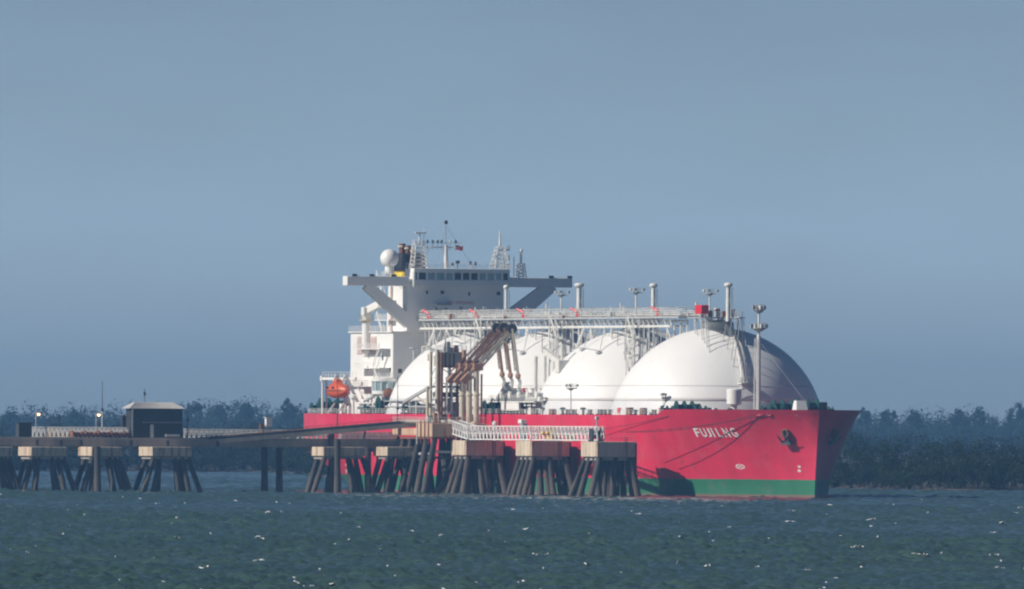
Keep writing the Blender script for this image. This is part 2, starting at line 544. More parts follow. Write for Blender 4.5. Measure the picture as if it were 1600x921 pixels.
def make_sea():
    nu = 335
    u = np.linspace(-0.037, 0.037, nu)
    ys = [1400.0]
    while ys[-1] < 5200:
        ys.append(ys[-1] + (0.74 if ys[-1] < 3800 else 1.5) * ys[-1] / 1500.0)
    ys = np.array(ys)
    Yg, Ug = np.meshgrid(ys, u, indexing='ij')
    Xg = Yg * Ug
    Zg = waves(Xg, Yg)
    edge = np.minimum(1, np.minimum(np.arange(nu), np.arange(nu)[::-1]) / 8.0)
    Zg *= edge[None, :]
    ny = len(ys)
    v = np.stack([Xg.ravel(), Yg.ravel(), Zg.ravel()], 1)
    i = np.arange(ny - 1)[:, None] * nu + np.arange(nu - 1)[None, :]
    q = np.stack([i, i + 1, i + nu + 1, i + nu], -1).reshape(-1, 4)
    big = np.array([(-2500, -60, -0.75), (2500, -60, -0.75), (2500, 12900, -0.75), (-2500, 12900, -0.75)])
    k = len(v)
    v = np.vstack([v, big])
    q = np.vstack([q, [[k, k + 1, k + 2, k + 3]]])
    me = bpy.data.meshes.new('sea')
    me.vertices.add(len(v)); me.vertices.foreach_set('co', v.ravel().astype(np.float32))
    me.loops.add(len(q) * 4); me.loops.foreach_set('vertex_index', q.ravel().astype(np.int32))
    me.polygons.add(len(q)); me.polygons.foreach_set('loop_start', np.arange(0, len(q) * 4, 4, dtype=np.int32))
    me.polygons.foreach_set('use_smooth', np.ones(len(q), bool))
    me.update(calc_edges=True)
    me.materials.append(MATS['sea_water'])
    o = bpy.data.objects.new('sea', me)
    o['kind'] = 'structure'
    col.objects.link(o)
make_sea()

def quads_object(name, arr, material, kind=None, smooth=False):
    """arr: (n, 4, 3) corner points"""
    n = len(arr)
    me = bpy.data.meshes.new(name)
    me.vertices.add(n * 4); me.vertices.foreach_set('co', arr.reshape(-1).astype(np.float32))
    me.loops.add(n * 4); me.loops.foreach_set('vertex_index', np.arange(n * 4, dtype=np.int32))
    me.polygons.add(n); me.polygons.foreach_set('loop_start', np.arange(0, n * 4, 4, dtype=np.int32))
    me.update(calc_edges=True)
    me.materials.append(MATS[material])
    o = bpy.data.objects.new(name, me)
    if kind:
        o['kind'] = kind
    col.objects.link(o)
    return o

def shore_y(x):
    t = np.clip((np.asarray(x, float) - 55) / 50.0, 0, 1)
    q = np.clip((-15 - np.asarray(x, float)) / 60.0, 0, 1)
    return 4060 - 130 * (t * t * (3 - 2 * t)) + 1000 * (q * q * (3 - 2 * q)) + 6 * np.sin(np.asarray(x) * 0.045)

def make_ground():
    xs = np.concatenate([np.linspace(-2500, -300, 12), np.linspace(-280, 320, 61), np.linspace(400, 2500, 12)])
    offs = [-25, -6, 0, 12, 40, 150, 600, 2000, 4200, 5200, 7000, 9120]
    hs = [-1.2, -0.9, 0.1, 0.7, 1.0, 1.0, 1.0, 1.0, 1.0, 1.2, 2.0, 2.0]
    v, f = [], []
    for x in xs:
        s = float(shore_y(x))
        for o, h in zip(offs, hs):
            v.append((x, min(s + o, 12880), h + (0.25 * math.sin(x * 0.13) if 0 < o < 200 else 0)))
    m = len(offs)
    for i in range(len(xs) - 1):
        for j in range(m - 1):
            f.append((i*m + j, (i+1)*m + j, (i+1)*m + j + 1, i*m + j + 1))
    me = bpy.data.meshes.new('shore_ground')
    me.from_pydata(v, [], f)
    me.polygons.foreach_set('use_smooth', [True] * len(f))
    me.materials.append(MATS['mud'])
    o = bpy.data.objects.new('shore_ground', me)
    o['kind'] = 'structure'
    col.objects.link(o)
make_ground()

def leaf_cloud(c, rx, ry, rz, n, size, g, lumps=5):
    """leaf sized faces spread through several overlapping clumps"""
    lc = g.normal(0, 0.36, (lumps, 3)) * np.array([rx, ry, rz])
    lr = 0.42 + 0.3 * g.random(lumps)
    which = g.integers(0, lumps, n)
    d = g.normal(0, 1, (n, 3))
    d /= np.linalg.norm(d, axis=1)[:, None]
    rad = (0.55 + 0.45 * g.random(n)) * lr[which]
    p = np.asarray(c) + lc[which] + d * rad[:, None] * np.array([rx, ry, rz])
    nrm = d + g.normal(0, 0.30, (n, 3)) + np.array([0, 0, 0.35])
    nrm /= np.linalg.norm(nrm, axis=1)[:, None]
    a = np.cross(nrm, g.normal(0, 1, (n, 3)))
    a /= np.linalg.norm(a, axis=1)[:, None]
    b = np.cross(nrm, a)
    s = size * (0.6 + 0.8 * g.random(n))[:, None]
    a, b = a * s, b * s * 0.7
    return np.stack([p - a - b, p + a - b * 0.6, p + a * 0.8 + b, p - a * 0.7 + b], 1)

def stem_quads(p, q, r0, r1):
    p, q = np.asarray(p, float), np.asarray(q, float)
    out = []
    pr = [(1, 0), (-0.5, 0.87), (-0.5, -0.87)]
    for i in range(3):
        a, b = pr[i], pr[(i + 1) % 3]
        out.append([p + np.array([a[0]*r0, a[1]*r0, 0]), p + np.array([b[0]*r0, b[1]*r0, 0]),
                    q + np.array([b[0]*r1, b[1]*r1, 0]), q + np.array([a[0]*r1, a[1]*r1, 0])])
    return np.array(out)

def make_mangroves():
    g = np.random.default_rng(21)
    out, st = [], []
    for row, (off, h0, h1, dx) in enumerate([(4, 4.5, 7.0, 3.4), (14, 6.0, 9.0, 4.0), (32, 7.8, 10.8, 4.6), (70, 9.0, 12.4, 5.4)]):
        x = -330.0
        while x < 350:
            s = float(shore_y(x)) + off + g.normal(0, 3)
            h = h0 + (h1 - h0) * g.random() + 1.0 * math.sin(x * 0.06 + row)
            rx = dx * (0.65 + 0.5 * g.random())
            out.append(leaf_cloud((x, s, h * 0.60), rx, rx, h * 0.46, 470, 0.26, g, 9))
            st.append(stem_quads((x, s, 0), (x + g.normal(0, .5), s, h * 0.5), 0.22, 0.10))
            for k in range(3):
                st.append(stem_quads((x + g.normal(0, 1.2), s + g.normal(0, 1), -0.3), (x, s, 2.2 + g.random()), 0.12, 0.07))
            x += dx * (0.6 + 0.6 * g.random())
    o = quads_object('mangroves', np.concatenate(out), 'mangrove_leaves', 'stuff')
    o['label'] = 'low grey-green mangrove belt along the far shore behind the ship'
    o['category'] = 'mangroves'
    o = quads_object('mangrove_stems', np.concatenate(st), 'trunk_bark', 'stuff')
    o['label'] = 'thin mangrove stems and prop roots along the far shore'
    o['category'] = 'mangroves'

FOREST_Y = 8800.0
def make_forest():
    g = np.random.default_rng(33)
    out, st = [], []
    for row, (off, h0, h1, dx) in enumerate([(-2600, 8, 12, 6.0), (-1500, 9, 13, 6.5), (0, 12, 16, 6.5), (90, 16, 19.5, 6.0), (220, 18, 21.5, 6.0), (420, 19, 22.5, 6.0)]):
        x = -560.0
        while x < 580:
            y = FOREST_Y + off + g.normal(0, 25)
            base = 1.0
            swell = 1.6 * math.sin(x * 0.011 + 2.0) + 1.0 * math.sin(x * 0.031)
            h = h0 + (h1 - h0) * g.random() + swell + (2.8 if row > 1 else 1.2)
            rx = (dx + 2) * (0.6 + 0.5 * g.random())
            out.append(leaf_cloud((x, y, base + h * 0.60), rx, rx, h * 0.40, 220, 0.50, g, 7))
            st.append(stem_quads((x, y, base - 1), (x, y, base + h * 0.6), 0.35, 0.2))
            x += dx * (0.45 + 0.5 * g.random())
    o = quads_object('far_forest', np.concatenate(out), 'forest_leaves', 'stuff')
    o['label'] = 'hazy blue-grey forest filling the skyline behind the mangroves'
    o['category'] = 'forest'
    o = quads_object('forest_trunks', np.concatenate(st), 'trunk_bark', 'stuff')
    o['label'] = 'pale trunks standing inside the far hazy forest'
    o['category'] = 'forest'
make_mangroves()
make_forest()

def skyline_tree(px, py_top, w, label, g):
    """a taller tree standing out of the far forest: trunk, limbs and a leafy crown"""
    y = FOREST_Y - 60 + g.normal(0, 30)
    x = (px - 800) * y / FPX
    top = EYE + (HORIZON - (py_top - ROLL * (px - 800))) * y / FPX
    t = bpy.data.objects.new('forest_tree', None)
    t.location = (x, y, 1.0)
    t['label'] = label; t['category'] = 'tree'; t['group'] = 'taller trees on the forest skyline'
    col.objects.link(t)
    h = top - 1.0
    st = [stem_quads((0, 0, 0), (0.4, 0, h * .55), .5, .32), stem_quads((0.4, 0, h * .55), (0.2, 0, h * .9), .32, .1)]
    cr = []
    for k in range(5):
        a = k * 1.26 + g.random()
        e = np.array([w * .6 * math.cos(a), w * .6 * math.sin(a), h * (.66 + .22 * g.random())])
        st.append(stem_quads((0.3, 0, h * (.42 + .05 * k)), e, .2, .08))
        cr.append(leaf_cloud(e, w * .55, w * .55, h * .12, 130, .45, g, 4))
    cr.append(leaf_cloud((0, 0, h * .86), w * .6, w * .6, h * .14, 220, .45, g, 5))
    for nm, q, m in (('trunk', np.concatenate(st), 'trunk_bark'), ('crown', np.concatenate(cr), 'forest_leaves')):
        o = quads_object(nm, q, m)
        o.parent = t
g_ = np.random.default_rng(77)
for px, py, w, lab in ((18, 638, 5, 'leftmost taller tree on the hazy skyline above the trestle'), (118, 638, 4, 'rounded skyline tree between the two burning lamps'),
        (305, 626, 5, 'tall skyline tree just right of the dark hut'), (345, 631, 4, 'second skyline tree right of the dark hut'),
        (385, 628, 4.5, 'broad skyline tree left of the white cabinet'), (452, 624, 4.5, 'tallest skyline tree left of the red stern'),
        (1351, 638, 3.5, 'dark narrow skyline tree next to the bow'), (1388, 638, 4.5, 'skyline tree a little right of the bow'),
        (1432, 641, 5, 'rounded skyline tree right of the pair beside the bow'), (1500, 636, 5, 'tall skyline tree midway between bow and right edge'),
        (1530, 638, 4, 'smaller skyline tree midway right, beside the tall one'), (1592, 631, 5, 'tall skyline tree at the right edge')):
    skyline_tree(px, py, w, lab, g_)

def make_whitecaps():
    g = np.random.default_rng(8)
    vs, fs = [], []
    def cap(x, y, w, h):
        n = 7
        k = len(vs)
        for i in range(n):
            t = i / (n - 1)
            e = math.sin(math.pi * t) ** 0.6
            px = x + (t - 0.5) * w
            yy = y + 0.3 * math.sin(t * 5 + x) + g.normal(0, 0.08)
            z0 = float(waves(np.array([px]), np.array([yy]))[0])
            hh = h * e * (0.45 + 0.8 * g.random())
            vs.append((px, yy - 0.32 * e - 0.02, z0 - 0.06))
            vs.append((px + g.normal(0, .04), yy - 0.12 * e, z0 + 0.03 + hh))
            vs.append((px, yy + 0.35 * e + 0.02, z0 - 0.10))
        for i in range(n - 1):
            a = k + 3 * i
            fs.append((a, a + 3, a + 4, a + 1)); fs.append((a + 1, a + 4, a + 5, a + 2))
    for i in range(210):
        # even over the picture's rows: distance follows 1 / row
        row = 690 + (938 - 690) * (0.33 + 0.67 * g.random() ** 1.25)
        y = EYE * FPX / (row - HORIZON)
        if y > 3380: continue
        x = g.uniform(-0.036, 0.036) * y
        # climb to the nearest crest
        yy = np.linspace(y - 6, y + 6, 49)
        z = waves(np.full_like(yy, x), yy)
        y = float(yy[int(np.argmax(z))])
        w = 0.22 + 1.5 * g.random() ** 4
        hh = 0.008 + 0.03 * g.random()
        cap(x, y, w, hh)
        if g.random() < 0.22:
            for j in range(g.integers(1, 4)):
                cap(x + (j + 1) * w * 0.8 * (0.8 + .4 * g.random()), y + g.normal(0, .5), w * 0.7, hh * 0.8)
    me = bpy.data.meshes.new('whitecaps')
    me.from_pydata(vs, [], fs)
    me.materials.append(MATS['whitecap_foam'])
    o = bpy.data.objects.new('whitecaps', me)
    o['kind'] = 'stuff'
    o['label'] = 'scattered small white breaking wave crests on the choppy water'
    o['category'] = 'whitecaps'
    col.objects.link(o)
make_whitecaps()

def make_haze():
    mb = MB().box((-2600, -120, -3.0), (2600, 12990, 66.0))
    me = bpy.data.meshes.new('haze')
    me.from_pydata([tuple(v) for v in mb.v], [], mb.f)
    m = bpy.data.materials.new('haze_air')
    m.use_nodes = True
    n, l = m.node_tree.nodes, m.node_tree.links
    n.clear()
    out = n.new('ShaderNodeOutputMaterial')
    pv = n.new('ShaderNodeVolumePrincipled')
    pv.inputs['Color'].default_value = (0.22, 0.50, 0.92, 1)
    pv.inputs['Density'].default_value = 5.6e-5
    pv.inputs['Anisotropy'].default_value = 0.0
    l.new(pv.outputs['Volume'], out.inputs['Volume'])
    me.materials.append(m)
    o = bpy.data.objects.new('haze', me)
    o['kind'] = 'stuff'
    o.display_type = 'WIRE'
    col.objects.link(o)
make_haze()

# ================================================================== THE GAS CARRIER
DECK = 16.6
BOW_TOP = 17.75
SHIP = thing('gas_carrier_ship', 'red hulled gas carrier with four white tank domes moored at the jetty', 'ship')
HALF = 24.5
STERN = 268.0

def sstep(a, b, x):
    t = min(1.0, max(0.0, (x - a) / (b - a)))
    return t * t * (3 - 2 * t)

def stem_x(z):
    return 2.4 * (max(z, 0) / 17.0) ** 1.6

def half_width(x, z):
    zz = min(max(z / 17.0, 0.0), 1.06)
    k = zz ** 1.25
    Lb = 76 - 8 * k
    ex = 1.28 - 0.66 * k
    s = min(max((stem_x(z) - x) / Lb, 0.0), 1.0)
    w = HALF * max(1 - (1 - s) ** 2, 0.0) ** ex
    t = -x
    if t > 185:
        wd = 1 - 0.33 * max(0.0, (t - 215) / (STERN - 215)) ** 2
        wl = 1 - min(1.0, max(0.0, (t - 185) / 80.0)) ** 2.1
        kk = sstep(-3, 10.5, z)
        w *= wl + (wd - wl) * kk
    return max(w, 0.0)

def make_hull():
    ts = [0, .35, .8, 1.5, 2.5, 4, 6, 8.5, 11, 14, 18, 22, 26, 31, 36, 42, 48, 54, 60, 68, 76, 90, 110, 135, 160, 185, 200, 212, 222, 230, 238, 245, 251, 256, 260, 264, 268]
    zs = [-2.5, -1, 0, 1, 2, 3, 4, 5, 6, 7, 8, 9, 10, 11, 12, 13, 14, 15, 16, DECK]
    mb = MB()
    nz = len(zs)
    for side in (-1, 1):
        k0 = len(mb.v)
        for t in ts:
            for z in zs:
                x = stem_x(z) - t * (1 if t > 40 else 1)
                if t >= 76: x = -t + stem_x(z) * max(0, 1 - (t - 76) / 30)
                zq = z
                if t > 245:      # the counter rises towards the transom
                    low = -2.5 + 9.5 * ((t - 245) / 23.0) ** 1.2
                    zq = max(z, low)
                mb.v.append(Vector((x, side * half_width(x, zq), zq)))
        for i in range(len(ts) - 1):
            for j in range(nz - 1):
                a = k0 + i * nz + j
                q = (a, a + 1, a + nz + 1, a + nz)
                mb.f.append(q if side < 0 else q[::-1])
    n = len(ts) * nz
    e = (len(ts) - 1) * nz
    for j in range(nz - 1):          # transom
        mb.f.append((e + j, e + j + 1, n + e + j + 1, n + e + j))
    hull = mb.build('hull', 'hull_paint', SHIP, smooth=True)
    hull.data.set_sharp_from_angle(angle=R(40))
    return hull
hull = make_hull()

# raised bulwark round the bow, a part of its own
def bulwark():
    mb = MB()
    ts = [0, .35, .8, 1.5, 2.5, 4, 6, 8.5, 11, 14, 18, 22, 26, 30, 34, 37]
    for side in (-1, 1):
        pts = []
        for t in ts:
            zt = DECK + (BOW_TOP - DECK) * (1 - sstep(33.5, 37, t)) + 0.0
            x0, x1 = stem_x(DECK) - t, stem_x(zt) - t
            wo0, wo1 = half_width(x0, DECK), half_width(x1, zt)
            pts.append([(x0, side * wo0, DECK - 0.01), (x1, side * (wo1 + 0.02), zt), (x1, side * max(wo1 - 0.35, 0), zt), (x0, side * max(wo0 - 0.35, 0), DECK - 0.01)])
        k = len(mb.v)
        for q in pts: mb.v += [Vector(p) for p in q]
        for i in range(len(pts) - 1):
            for j in range(3):
                a = k + 4 * i + j
                q = (a, a + 1, a + 5, a + 4)
                mb.f.append(q if side < 0 else q[::-1])
    b = mb.build('bow_bulwark', 'hull_paint', SHIP, smooth=True)
    b.data.set_sharp_from_angle(angle=R(40))
bulwark()

mb = MB()
tt = [0.6, 2, 4, 7, 11, 16, 22, 30, 40, 52, 66, 90, 120, 150, 185, 210, 230, 245, 256, 268]
for t in tt:
    x = stem_x(DECK) - t if t < 76 else -t
    w = half_width(x, DECK) - 0.2
    mb.v += [Vector((x, -w, DECK - 0.08)), Vector((x, w, DECK - 0.08))]
for i in range(len(tt) - 1):
    mb.f.append((2*i, 2*i + 2, 2*i + 3, 2*i + 1))
mb.build('deck', 'deck_red', SHIP)

# rubbing rail of hawse openings near the bow, anchors
def hull_point(px, py, side=-1):
    """where the ship's side stands at a place in the photograph"""
    lat = side * 20.0
    for _ in range(40):
        p = L(px, py, lat)
        lat = 0.5 * lat + 0.5 * side * half_width(p.x, p.z)
    return L(px, py, lat)

def fairlead(px, py):
    p = hull_point(px, py)
    q = hull_point(px + 2, py)
    d = (q - p).normalized()
    n = Vector((0, 0, 1)).cross(d).normalized()
    if n.y > 0: n = -n
    mb = MB()
    m = 10
    for k, (ro, off) in enumerate(((0.5, 0.02), (0.46, 0.10), (0.3, 0.10), (0.28, 0.0))):
        for i in range(m):
            a = 2 * math.pi * i / m
            mb.v.append(p + d * math.cos(a) * ro * 1.3 + Vector((0, 0, math.sin(a) * ro * 0.8)) + n * off)
    for k in range(3):
        for i in range(m):
            j = (i + 1) % m
            mb.f.append((k*m + i, k*m + j, k*m + m + j, k*m + m + i))
    f = mb.build('fairlead', 'hull_paint', SHIP, smooth=True)
    mb = MB()
    mb.v = [p + d * math.cos(2*math.pi*i/m) * 0.43 + Vector((0, 0, math.sin(2*math.pi*i/m) * 0.27)) + n * 0.05 for i in range(m)]
    mb.f = [tuple(range(m))]
    mb.build('opening', 'black_paint', f)
    return p
for px in (1184, 1188, 1202):
    fairlead(px, 647.5)

def anchor(px, py, side=-1):
    p = hull_point(px, py) if side < 0 else None
    if side > 0:
        q = hull_point(1229, 676)
        p = Vector((q.x, -q.y, q.z))
    e = 1.0
    xa, xb = p.x - e, p.x + e
    d = Vector((xb - xa, side * (half_width(xb, p.z) - half_width(xa, p.z)), 0)).normalized()
    n = Vector((d.y, -d.x, 0)) if side < 0 else Vector((-d.y, d.x, 0))
    up = Vector((0, 0, 1))
    if n.y * side < 0: n = -n
    # the flare leans outwards
    dn = (half_width(p.x, p.z + 1) - half_width(p.x, p.z - 1)) / 2
    upl = (up + n * dn).normalized()
    mb = MB()
    mb.tube(p - n * 0.5, p + n * 1.0 - upl * 0.3, 1.15, .85, n=14)
    bol = mb.build('hawse_bolster', 'rust_brown', SHIP, smooth='auto')
    a = MB()
    c = p + n * 1.0
    upl = upl * .82; d = d * .82
    a.beam(c + upl * 0.5, c - upl * 3.0 + n * 0.2, 0.42, 0.4)
    a.beam(c - upl * 3.0 - d * 1.3 + n * 0.2, c - upl * 3.0 + d * 1.3 + n * 0.2, 0.7, 0.8)
    for s in (-1, 1):
        a.add([c - upl*3.2 + d*s*0.95 + n*0.1 + d*w*0.35 + n*h for w in (-1, 1) for h in (0, .4)] +
              [c - upl*0.9 + d*s*1.5 + n*0.9 + d*w*0.08 + n*h for w in (-1, 1) for h in (0, .2)],
              [(0,1,3,2),(4,6,7,5),(0,4,5,1),(2,3,7,6),(0,2,6,4),(1,5,7,3)])
    a.build('anchor', 'dark_steel', SHIP)
anchor(1229, 676)
anchor(0, 0, 1)

# ---- writing on the ship
def text_mesh(body, size, extrude=0.0, spacing=1.0, bold=0.0):
    c = bpy.data.curves.new('text', 'FONT')
    c.body = body
    c.size = size
    c.space_character = spacing
    c.offset = bold
    c.extrude = extrude
    c.resolution_u = 3
    o = bpy.data.objects.new('text', c)
    col.objects.link(o)
    dg = bpy.context.evaluated_depsgraph_get()
    dg.update()
    me = bpy.data.meshes.new_from_object(o.evaluated_get(dg))
    vs = [v.co.copy() for v in me.vertices]
    fs = [tuple(p.vertices) for p in me.polygons]
    bpy.data.objects.remove(o)
    bpy.data.curves.remove(c)
    bpy.data.meshes.remove(me)
    return vs, fs

def hull_letters(body, px0, px1, py0, py1, name, mat_name='lettering_white', bold=0.03):
    """one letter or figure lying on the starboard side, given the box it fills in the photograph"""
    vs, fs = text_mesh(body, 1.0, bold=bold)
    if not vs: return
    x0, x1 = min(v.x for v in vs), max(v.x for v in vs)
    y0, y1 = min(v.y for v in vs), max(v.y for v in vs)
    a, b = hull_point(px0, (py0 + py1) / 2), hull_point(px1, (py0 + py1) / 2)
    zt, zb = hull_point((px0 + px1) / 2, py0).z, hull_point((px0 + px1) / 2, py1).z
    # refine so letters follow the curved plating
    mb = MB()
    for v in vs:
        x = a.x + (b.x - a.x) * (v.x - x0) / (x1 - x0)
        z = zb + (zt - zb) * (v.y - y0) / (y1 - y0)
        mb.v.append(Vector((x, -half_width(x, z) - 0.09, z)))
    mb.f = fs
    mb.build(name, mat_name, SHIP)

for ch, a, b in (('F', 1086.3, 1093.5), ('U', 1096, 1104), ('J', 1105.6, 1110.8), ('I', 1113.6, 1115.6), ('L', 1121, 1127.5), ('N', 1131, 1139.5), ('G', 1143, 1152)):
    hull_letters(ch, a, b, 669.5 - (a - 1086) * 0.012, 683.0 + (a - 1086) * 0.012, 'ship_name_letter', bold=0.02)
hull_letters('9', 1247, 1252, 728, 732, 'draught_mark')
hull_letters('8', 1247, 1252, 734, 738, 'draught_mark')
for i, ch in enumerate('98'):
    hull_letters(ch, 541, 547, 725 + i * 9, 732 + i * 9, 'draught_mark')
    hull_letters(ch, 904, 909, 728 + i * 7, 734 + i * 7, 'draught_mark')
# bow thruster mark: ring with a cross
p = hull_point(1157, 729.5)
mb = MB()
m = 16
for k, ro in enumerate((1.0, 0.75)):
    for i in range(m):
        a = 2 * math.pi * i / m
        x, z = p.x + ro * 1.1 * math.cos(a), p.z + ro * 0.5 * math.sin(a)
        mb.v.append(Vector((x, -half_width(x, z) - 0.06, z)))
for i in range(m):
    j = (i + 1) % m
    mb.f.append((i, j, m + j, m + i))
for a0 in (0.785, 2.356):
    qs = []
    for s, o in ((1, .14), (1, -.14), (-1, -.14), (-1, .14)):
        a = a0 + (o if s > 0 else -o)
        x, z = p.x + s * .8 * math.cos(a), p.z + s * 0.36 * math.sin(a)
        qs.append(Vector((x, -half_width(x, z) - 0.08, z)))
    k = len(mb.v); mb.v += qs; mb.f.append((k, k+1, k+2, k+3))
mb.build('thruster_mark', 'lettering_white', SHIP)

# ---- tank domes
RS, ZC = 22.0, 12.35
TANK_X = [-56.9, -103.4, -149.9, -196.4]
def dome_top(x, y):
    best = DECK
    for cx in TANK_X:
        d = RS * RS - (x - cx) ** 2 - y * y
        if d > 0:
            best = max(best, ZC + math.sqrt(d))
    return best
ZS = 19.4
a0 = math.asin((ZS - ZC) / RS)
prof_d = [(RS * math.cos(a0 + (math.pi/2 - a0) * i / 30), RS * math.sin(a0 + (math.pi/2 - a0) * i / 30)) for i in range(30)] + [(0.4, RS)]
a1 = math.asin((DECK - 0.2 - ZC) / RS)
prof_s = [(RS * math.cos(a1 + (a0 - a1) * i / 5) + 0.03, RS * math.sin(a1 + (a0 - a1) * i / 5)) for i in range(6)] + [(RS * math.cos(a0) - .2, RS * math.sin(a0))]
dome_me = None
for cx in TANK_X:
    if dome_me is None:
        d0 = MB().lathe((0, 0, 0), prof_d, 96).build('tank_dome', 'dome_paint', SHIP, smooth=True)
        s0 = MB().lathe((0, 0, 0), prof_s, 96).build('dome_skirt', 'skirt_paint', d0, smooth='auto')
        r0 = MB()
        rr, zz = RS * math.cos(R(27.5)), RS * math.sin(R(27.5))
        for i in range(72):
            b0, b1 = 2*math.pi*i/72, 2*math.pi*(i + 1)/72
            r0.tube((rr*math.cos(b0), rr*math.sin(b0), zz), (rr*math.cos(b1), rr*math.sin(b1), zz), 0.07, n=4)
        g0 = r0.build('grab_rail', 'pipe_grey', d0)
        d0.location = (cx, 0, ZC)
        dome_me = (d0, s0, g0)
    else:
        d = dome_me[0].copy(); col.objects.link(d); d.location = (cx, 0, ZC); d.parent = SHIP
        for ch in dome_me[1:]:
            c = ch.copy(); col.objects.link(c); c.parent = d

# ---- pipe deck over the domes
PL = -6.5
z_bar = 34.6
z_dk = 36.55
xa, xb = L(657, 511, PL).x, L(1058, 511, PL).x
MB().tube((xa, PL - 1.4, z_bar), (xb, PL - 1.4, z_bar), 0.27, n=8).build('lower_girder', 'pipe_white', SHIP, smooth='auto')
MB().tube((xa, PL + 1.6, z_bar), (xb, PL + 1.6, z_bar), 0.2, n=8).build('lower_girder', 'pipe_white', SHIP, smooth='auto')
MB().box((xa - 1, PL - 1.9, z_dk - 0.22), (xb + 6, PL + 2.3, z_dk + 0.1)).build('walkway_deck', 'pipe_grey', SHIP)
MB().box((xa - 1, PL - 1.96, z_dk - 0.30), (xb + 6, PL - 1.91, z_dk + 0.02)).build('walkway_edge', 'pipe_grey', SHIP)
for k, (dy, dz, r, m) in enumerate(((-0.8, 0.45, 0.16, 'pipe_white'), (0.1, 0.5, 0.24, 'pipe_grey'), (1.0, 0.4, 0.18, 'pipe_white'), (0.5, -0.9, 0.22, 'pipe_grey'))):
    MB().tube((xa - 1, PL + dy, z_dk + dz), (xb + 5, PL + dy, z_dk + dz), r, n=8).build('cargo_pipe', m, SHIP, smooth='auto')
rl = MB()
railing(rl, [(xa - 1, PL - 1.85, z_dk), (xb + 6, PL - 1.85, z_dk)], 1.25, 1.5, 0.055)
railing(rl, [(xa - 1, PL + 2.2, z_dk), (xb + 6, PL + 2.2, z_dk)], 1.25, 1.5, 0.055)
rl.build('walkway_railing', 'pipe_white', SHIP)
x = xa + 0.4
i = 0
while x < xb:
    for dy in ((PL - 1.4, PL + 1.6) if i % 2 == 0 else (PL - 1.4,)):
        MB().beam((x, dy, z_bar), (x, dy, z_dk - 0.2), 0.12, 0.12).build('girder_post', 'pipe_grey', SHIP)
        MB().tube((x, dy, z_bar), (x + 1.4, dy, z_dk - 0.25), 0.06, n=4).build('girder_brace', 'pipe_white', SHIP)
        MB().tube((x + 2.8, dy, z_bar), (x + 1.4, dy, z_dk - 0.25), 0.06, n=4).build('girder_brace', 'pipe_white', SHIP)
        zb = dome_top(x, dy)
        if zb > z_bar - 0.5: continue
        if zb <= DECK + 0.1 and i % 3: continue
        mm = 'pipe_white' if random.random() < 0.45 else 'pipe_grey'
        MB().tube((x, dy, zb - 0.15), (x, dy, z_bar), 0.10 if i % 4 else 0.2, n=6).build('support_post', mm, SHIP)
        if i % 2 == 0 and zb > DECK + 0.1:
            x2 = x + random.choice((-2.2, 2.2))
            zb2 = dome_top(x2, dy)
            if zb2 < z_bar - 1:
                MB().tube((x2, dy, zb2 - 0.1), (x, dy, z_bar - 0.2), 0.10, n=5).build('support_brace', mm, SHIP)
    x += 2.6 + random.random() * 2.0
    i += 1
# big riser pipes and platforms going down between the domes
for gap, gx in enumerate((-80.1, -126.6, -173.1)):
    for k in range(3):
        yy = PL - 1.5 + 1.5 * k
        MB().tube((gx - 0.8 + 0.9 * k, yy, DECK), (gx - 0.8 + 0.9 * k, yy, z_dk - 0.3), 0.30 - 0.05 * k, n=8).build('riser_pipe', 'pipe_grey', SHIP, smooth='auto')
    for zl in (20.5, 24.5, 28.5, 32.0):
        MB().box((gx - 2.0, PL - 4.0, zl), (gx + 2.0, PL - 0.4, zl + 0.2)).build('ladder_landing', 'pipe_white', SHIP)
    lt = MB()
    zz = [DECK, 20.5, 24.5, 28.5, 32.0, 36.0]
    for k in range(5):
        s = 1 if k % 2 else -1
        for dy in (-3.8, -3.0):
            lt.beam((gx - s*1.7, PL + dy, zz[k]), (gx + s*1.7, PL + dy, zz[k+1]), 0.12, 0.22)
        for q in range(1, 8):
            f = q / 8
            lt.beam((gx - s*1.7 + s*3.4*f, PL - 3.8, zz[k] + (zz[k+1]-zz[k])*f), (gx - s*1.7 + s*3.4*f, PL - 3.0, zz[k] + (zz[k+1]-zz[k])*f), 0.3, 0.06)
        railing(lt, [(gx - s*1.7, PL - 3.9, zz[k]), (gx + s*1.7, PL - 3.9, zz[k+1])], 1.0, 1.1, 0.05, 2)
    lt.build('stair_tower', 'pipe_white', SHIP)
    for dx in (-2, 2):
        for dy in (-4.0, -0.4):
            MB().tube((gx + dx, PL + dy, DECK), (gx + dx, PL + dy, z_dk), 0.13, n=5).build('tower_post', 'pipe_white', SHIP)

# goal-post frames and a mesh of hand lines over the pipe deck
x = xa + 1
while x < xb + 5:
    fr = MB()
    for y in (PL - 1.7, PL + 2.0):
        fr.tube((x, y, z_dk), (x, y, z_dk + 1.9), .07, n=4)
    fr.tube((x, PL - 1.7, z_dk + 1.9), (x, PL + 2.0, z_dk + 1.9), .07, n=4)
    fr.tube((x, PL - 1.7, z_dk + .2), (x + 2.2, PL - 1.7, z_dk + 1.7), .05, n=4)
    fr.build('pipe_frame', random.choice(('pipe_white', 'pipe_white', 'pipe_grey')), SHIP)
    x += 4.2 + random.random()
for y, z in ((PL - 1.75, 1.75), (PL + 2.05, 1.85), (PL - .4, 1.5)):
    MB().tube((xa, y, z_dk + z), (xb + 5, y, z_dk + z), .055, n=4).build('hand_line', 'pipe_white', SHIP)
